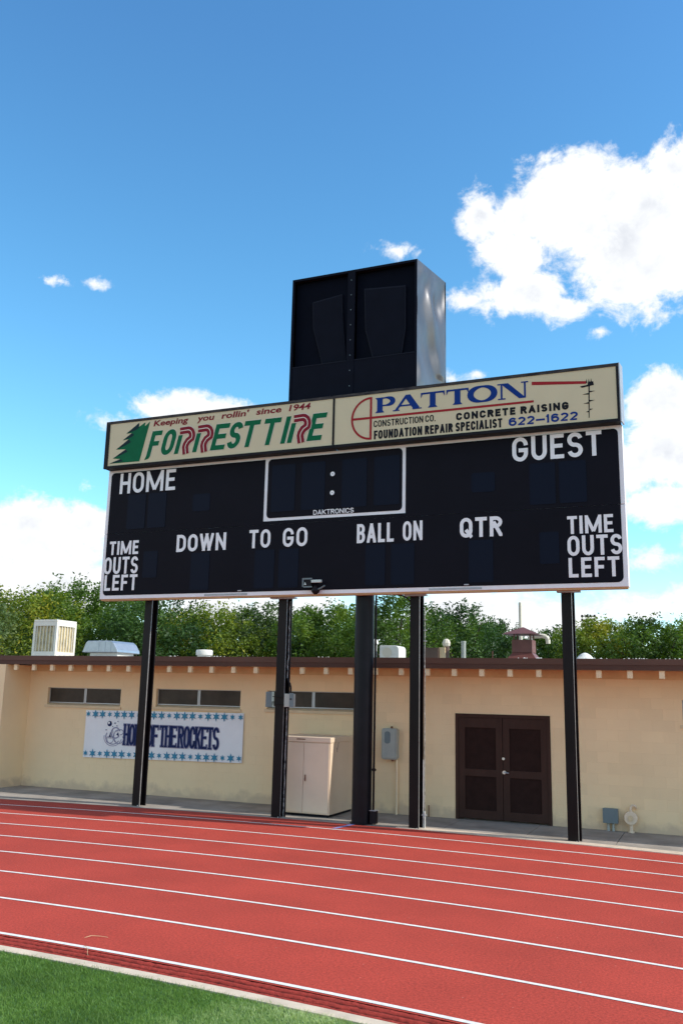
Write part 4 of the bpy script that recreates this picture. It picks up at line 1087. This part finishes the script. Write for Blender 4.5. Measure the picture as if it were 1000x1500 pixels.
for x in (-7.5, -6.9, -6.1, -5.5): MB().cyl((x, y0+.004, 8.27), (x, y0+.0095, 8.27), .014, n=8).build('bolt', M_['alu'], t)

# ------------------------------------------------------------------ posts
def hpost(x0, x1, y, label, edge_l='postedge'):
    b = x1-x0; d = .20; tf = .026; cx = (x0+x1)/2; ang = -.15
    t = thing('scoreboard_post', (cx, y, 0), label, 'steel post', 'black steel posts holding up the scoreboard')
    t.rotation_euler = (0, 0, ang)
    top = 8.0
    MB().box(cx-b/2, cx+b/2, y, y+tf, 0, top).build('flange', M_['post'], t, bevel=.002)
    MB().box(cx-b/2, cx+b/2, y+d-tf, y+d, 0, top).build('flange', M_['post'], t, bevel=.002)
    MB().box(cx-.006, cx+.006, y+tf, y+d-tf, 0, top).build('web', M_['post'], t)
    MB().box(cx+b/2+.0004, cx+b/2+.0016, y+.001, y+tf-.001, 0, top).build('sunlit_worn_edge', M_[edge_l], t)  # pale strip: worn paint plus sunlight painted onto the front flange edge
    MB().cyl((cx+b/2-.03, y-.012, .012), (cx+b/2-.03, y, .012), .012, n=8).build('bolt', M_['alu'], t)
    return t
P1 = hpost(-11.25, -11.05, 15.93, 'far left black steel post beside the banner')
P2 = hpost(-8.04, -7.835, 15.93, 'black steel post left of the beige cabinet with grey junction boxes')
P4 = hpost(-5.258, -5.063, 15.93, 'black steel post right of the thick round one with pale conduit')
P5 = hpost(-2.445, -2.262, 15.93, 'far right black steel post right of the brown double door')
t = thing('round_post', (-6.225, 16.08, 0), 'thick round black steel column at the centre under the scoreboard', 'steel post', 'black steel posts holding up the scoreboard')
MB().cyl((-6.225, 16.08, 0), (-6.225, 16.08, 8.19), .185, n=40).build('pipe', M_['pipe_black'], t, smooth=True)
MB().cyl((-6.225, 16.08, 0), (-6.225, 16.08, .02), .215, n=40).build('base_plate', M_['pipe_black'], t)

t = thing('riser_conduit', (-5.965, 16.05, 0), 'thin black conduit running down the round column into a small black box', 'conduit')
MB().cyl((-5.985, 16.06, .25), (-5.985, 16.06, 4.24), .021, n=10).build('pipe', M_['post'], t, smooth=True)
MB().cyl((-5.985, 16.06, .95), (-5.985, 16.06, 1.0), .032, n=10).box(-6.02, -5.93, 16.03, 16.05, .965, .985).build('clamp', M_['post'], t)
MB().box(-6.025, -5.905, 15.98, 16.10, .02, .245).build('pull_box', M_['frame'], t, bevel=.005)
MB().box(-6.03, -5.90, 15.975, 16.105, .246, .256).build('box_lid', M_['alu'], t)
def wig(x, y, z0, z1, n, amp, seed):
    r_ = random.Random(seed)
    return [(x+r_.uniform(-amp, amp), y+r_.uniform(-amp, amp)*.4, z0+(z1-z0)*i/n) for i in range(n+1)]
t = thing('flaking_cable', (-7.80, 15.98, 0), 'weathered pale cable with flaking wrap down the post beside the cabinet', 'cable')
MB().tube(wig(-7.795, 15.985, 0, 2.05, 24, .006, 2), .011, 6).build('lower_cable', M_['conduit'], t, smooth=True)
MB().tube(wig(-7.800, 15.985, 2.62, 4.15, 18, .009, 3), .010, 6).build('upper_cable', M_['conduit'], t, smooth=True)
MB().tube([(-7.800, 15.985, 2.63), (-7.775, 15.97, 2.58), (-7.715, 15.93, 2.52), (-7.69, 15.92, 2.45), (-7.69, 15.92, 2.33)], .018, 8).build('loop', M_['post'], t, smooth=True)
t = thing('junction_box', (-7.69, 15.9, 2.07), 'small grey junction box clamped to the right side of the post beside the cabinet', 'junction box')
MB().box(-7.80, -7.60, 15.86, 15.96, 2.075, 2.33).build('body', M_['greybox'], t, bevel=.006)
MB().box(-7.685, -7.595, 15.85, 15.8595, 2.08, 2.345).build('door', M_['bluegrey'], t, bevel=.003)
MB().cyl((-7.65, 15.84, 2.23), (-7.65, 15.8495, 2.23), .016, n=10).build('knob', M_['ink'], t)
MB().box(-8.07, -7.80, 15.895, 15.918, 2.26, 2.275).box(-8.07, -7.80, 15.895, 15.918, 2.12, 2.135).build('strap', M_['post'], t)
t = thing('flat_junction_box', (-8.27, 16.15, 2.06), 'flat grey junction box on the left side of the post beside the cabinet', 'junction box')
MB().box(-8.34, -8.20, 16.12, 16.22, 2.06, 2.36).build('body', M_['bluegrey'], t, bevel=.006)
MB().box(-8.20, -8.02, 16.13, 16.15, 2.15, 2.17).build('bracket', M_['post'], t)
t = thing('pale_conduit', (-4.99, 16.07, 0), 'pale flaking conduit running down the post right of the round column', 'conduit')
MB().tube(wig(-5.008, 16.09, .22, 4.0, 44, .006, 5), .010, 6).build('cable', M_['conduit'], t, smooth=True)
MB().cyl((-4.995, 16.07, 0), (-4.995, 16.07, .30), .016, n=10).build('pipe', M_['pvc'], t, smooth=True)
MB().cyl((-5.025, 16.07, 0), (-5.025, 16.07, 1.2), .009, n=8).build('thin_pipe', M_['pvc'], t, smooth=True)
MB().box(-5.04, -4.95, 16.03, 16.05, .225, .25).box(-5.015, -4.975, 16.02, 16.05, .18, .29).build('fitting', M_['pvc'], t)
for z in (3.75, 3.55, 3.35): MB().box(-5.02, -4.965, 16.05, 16.07, z, z+.018).build('strap', M_['pvc'], t)
t = thing('drooping_cable', (-5.4, 16.0, 4.2), 'black cable drooping from the scoreboard to the post right of the round column', 'cable')
pts = [(-5.62, 15.95, 4.24), (-5.52, 15.95, 4.235), (-5.42, 15.96, 4.215), (-5.33, 15.98, 4.17), (-5.26, 16.0, 4.10)]
MB().tube(pts, .014, 8).build('cable', M_['post'], t, smooth=True)

# ================================================================== TREES
def tree(x, y, h, rad, lm, label, seed, nleaf=13000, size=.085, sprays=46, cbase=.18, dens=1.0):
    rg = np.random.default_rng(seed); r_ = random.Random(seed)
    t = thing('broadleaf_tree', (x, y, -.1), label, 'tree', 'trees behind the building')
    tk = MB(); th = h*.45
    trunk = [(x, y, -.12), (x+.1*r_.uniform(-1, 1), y, th*.5), (x+.25*r_.uniform(-1, 1), y, th)]
    tk.tube(trunk, [.19, .15, .12], 8)
    tips = []
    for i in range(7):
        a = 2*PI*i/7+r_.uniform(-.3, .3); rr_ = rad*r_.uniform(.4, .75); hz = h*r_.uniform(.55, .9)
        b0 = Vector(trunk[2])-Vector((0, 0, th*r_.uniform(0, .5))); b2 = Vector((x+rr_*math.cos(a), y+rr_*math.sin(a), hz))
        b1 = b0.lerp(b2, .5)+Vector((0, 0, h*.06))
        tk.tube([b0, b1, b2], [.08, .05, .02], 6); tips.append(b2)
    tk.build('trunk', M_['bark'], t, smooth=True)
    # leaf clumps through the crown
    nc = 95
    C = []; Rr = []
    zc = h*(cbase+1)/2; hz = h*(1-cbase)/2
    lob = [rg.normal(size=3) for _ in range(5)]
    lob = [l/np.linalg.norm(l) for l in lob]
    for i in range(nc):
        d = rg.normal(size=3); d /= np.linalg.norm(d)
        u = rg.uniform(.35, 1)**.6
        bul = .80+.24*max(max(0, d@l)**2 for l in lob)
        c = np.array([x, y, zc])+d*u*bul*np.array([rad, rad, hz])
        C.append(c); Rr.append(rg.uniform(.25, .95)*rad/3)
    per = int(nleaf*.8/nc)
    pos = []
    for c, q_ in zip(C, Rr):
        d = rg.normal(size=(per, 3)); d /= np.linalg.norm(d, axis=1)[:, None]
        pos.append(c+d*(rg.uniform(.2, 1.05, (per, 1))**.5)*q_*np.array([1.1, 1.1, .85]))
    # upright shoots that fray the outline
    ps = int(nleaf*.2/sprays)
    for i in range(sprays):
        a = rg.uniform(0, 2*PI); e = rg.uniform(.15, 1.45)
        d = np.array([math.cos(a)*math.cos(e), math.sin(a)*math.cos(e), math.sin(e)])
        s0 = np.array([x, y, zc])+d*np.array([rad, rad, hz])*.85
        dr_ = d*.8+np.array([rg.normal()*.45, rg.normal()*.45, .55]); dr_ /= np.linalg.norm(dr_)
        L_ = rg.uniform(.25, 1.0)*rad/3
        tt = rg.uniform(0, 1, (ps, 1))
        pos.append(s0+dr_*tt*L_+rg.normal(size=(ps, 3))*(.20*(1-tt*.55)*rad/3+.02))
    p = np.concatenate(pos); n = len(p)
    a = rg.normal(size=(n, 3)); a[:, 2] = a[:, 2]*.6-.25; a /= np.linalg.norm(a, axis=1)[:, None]
    b = np.cross(a, rg.normal(size=(n, 3))); b /= np.linalg.norm(b, axis=1)[:, None]
    s = size*rg.uniform(.6, 1.4, (n, 1))
    v = np.stack([p-a*s, p-b*s*.42, p+a*s, p+b*s*.42], 1)-np.array([x, y, -.1])
    me = bpy.data.meshes.new('crown')
    me.vertices.add(4*n); me.vertices.foreach_set('co', v.ravel())
    me.loops.add(4*n); me.loops.foreach_set('vertex_index', np.arange(4*n))
    me.polygons.add(n); me.polygons.foreach_set('loop_start', np.arange(n)*4)
    me.update(calc_edges=True); me.materials.append(M_[lm])
    o = bpy.data.objects.new('crown', me); COL.objects.link(o); o.parent = t
def place(az, dist, elev_top):
    elev_top -= .80 if az < -38 else .65 if az < -22 else .15
    a = math.radians(az); return dist*math.sin(a), dist*math.cos(a), 2.35+dist*math.tan(math.radians(elev_top))
front = [ # azimuth, distance, elevation of the top, radius, leaves, label
 (-48.0, 33, 6.6, 3.2, 'leafd', 'grey green tree at the left frame edge behind the roof'),
 (-43.4, 36, 6.3, 3.3, 'leafb', 'yellow green bushy tree behind the evaporative cooler'),
 (-39.2, 38, 6.9, 3.2, 'leafa', 'mid green tree between the cooler and the scoreboard corner'),
 (-34.9, 36, 5.9, 3.1, 'leafc', 'dark green tree right behind the far left post'),
 (-31.0, 38, 5.7, 2.9, 'leafb', 'yellowish green tree above the round cream roof cap'),
 (-27.4, 40, 6.0, 2.9, 'leafd', 'greyish open tree left of the post with junction boxes'),
 (-23.6, 37, 5.9, 2.8, 'leafa', 'fresh green tree left of the round centre column'),
 (-19.2, 35, 6.4, 2.6, 'leafa', 'leafy green tree right of the round centre column'),
 (-15.2, 41, 5.6, 2.7, 'leafc', 'dark green tree above the pale turbine vent'),
 (-12.7, 46, 4.7, 2.3, 'leafc', 'smaller dark tree just left of the roof cupola'),
 (-9.4, 48, 4.1, 2.3, 'leafa', 'low green tree directly behind the elbow pipe'),
 (-6.6, 46, 4.9, 2.5, 'leafb', 'light green tree just right of the far right post'),
 (-3.6, 44, 4.9, 2.6, 'leafa', 'green tree second from the right frame edge'),
 (-.6, 45, 4.8, 2.6, 'leafa', 'dense green tree at the right frame edge'),
 (2.8, 44, 5.0, 2.8, 'leafc', 'dark tree beyond the right end of the view'),
]
back = [
 (-46, 46, 6.0, 4.0, 'leafc', 'dark tree filling the gap behind the leftmost trees'),
 (-41.2, 47, 6.0, 3.8, 'leafc', 'dark tree seen between cooler and hood in the second row'),
 (-36.8, 48, 6.3, 3.8, 'leafa', 'second row tree behind the galvanised roof hood'),
 (-32.8, 50, 5.1, 3.8, 'leafc', 'second row dark tree behind the yellowish one'),
 (-28.9, 52, 5.0, 3.8, 'leafc', 'second row dark tree left of the junction box post'),
 (-25.3, 52, 5.1, 3.6, 'leafc', 'second row dark tree between the two middle posts'),
 (-21.4, 50, 5.3, 3.4, 'leafc', 'second row dark tree behind the round column'),
 (-17.1, 52, 5.0, 3.4, 'leafa', 'second row tree behind the white fan housing'),
 (-13.6, 56, 4.6, 3.2, 'leafa', 'second row tree between flue and cupola'),
 (-10.6, 60, 3.7, 3.0, 'leafc', 'low dark far tree behind the roof cupola'),
 (-8.0, 58, 4.3, 3.0, 'leafc', 'second row tree behind the far right post'),
 (-5.0, 56, 4.3, 3.2, 'leafc', 'second row tree behind the white roof dome'),
 (-1.9, 56, 4.4, 3.2, 'leafa', 'second row tree near the right frame edge'),
 (1.2, 56, 4.4, 3.2, 'leafc', 'second row tree beyond the right frame edge'),
]
for i, (az, d, e, r, lm, lb) in enumerate(front):
    x, y, h = place(az, d, e); tree(x, y, h, r, lm, lb, 100+i, 22000 if az < -10 else 17000, .068+.0009*(d-33))
for i, (az, d, e, r, lm, lb) in enumerate(back):
    x, y, h = place(az, d, e); tree(x, y, h, r, lm, lb, 300+i, 12000, .11, sprays=24, cbase=.05)

# far field light above the trees at the right
t = thing('field_light_pole', (-15, 120, 0), 'distant field light pole with two crossarms above the trees at right', 'light pole')
MB().cyl((-15, 120, -.1), (-15, 120, 13.4), .12, .08).build('pole', M_['frame'], t)
for z in (12.55, 13.05):
    MB().box(-15.9, -14.0, 119.9, 120.1, z, z+.10).build('crossarm', M_['frame'], t)
    for k in range(4): MB().box(-15.85+k*.53, -15.60+k*.53, 119.8, 119.89, z-.12, z+.22).build('floodlight', M_['frame'], t)
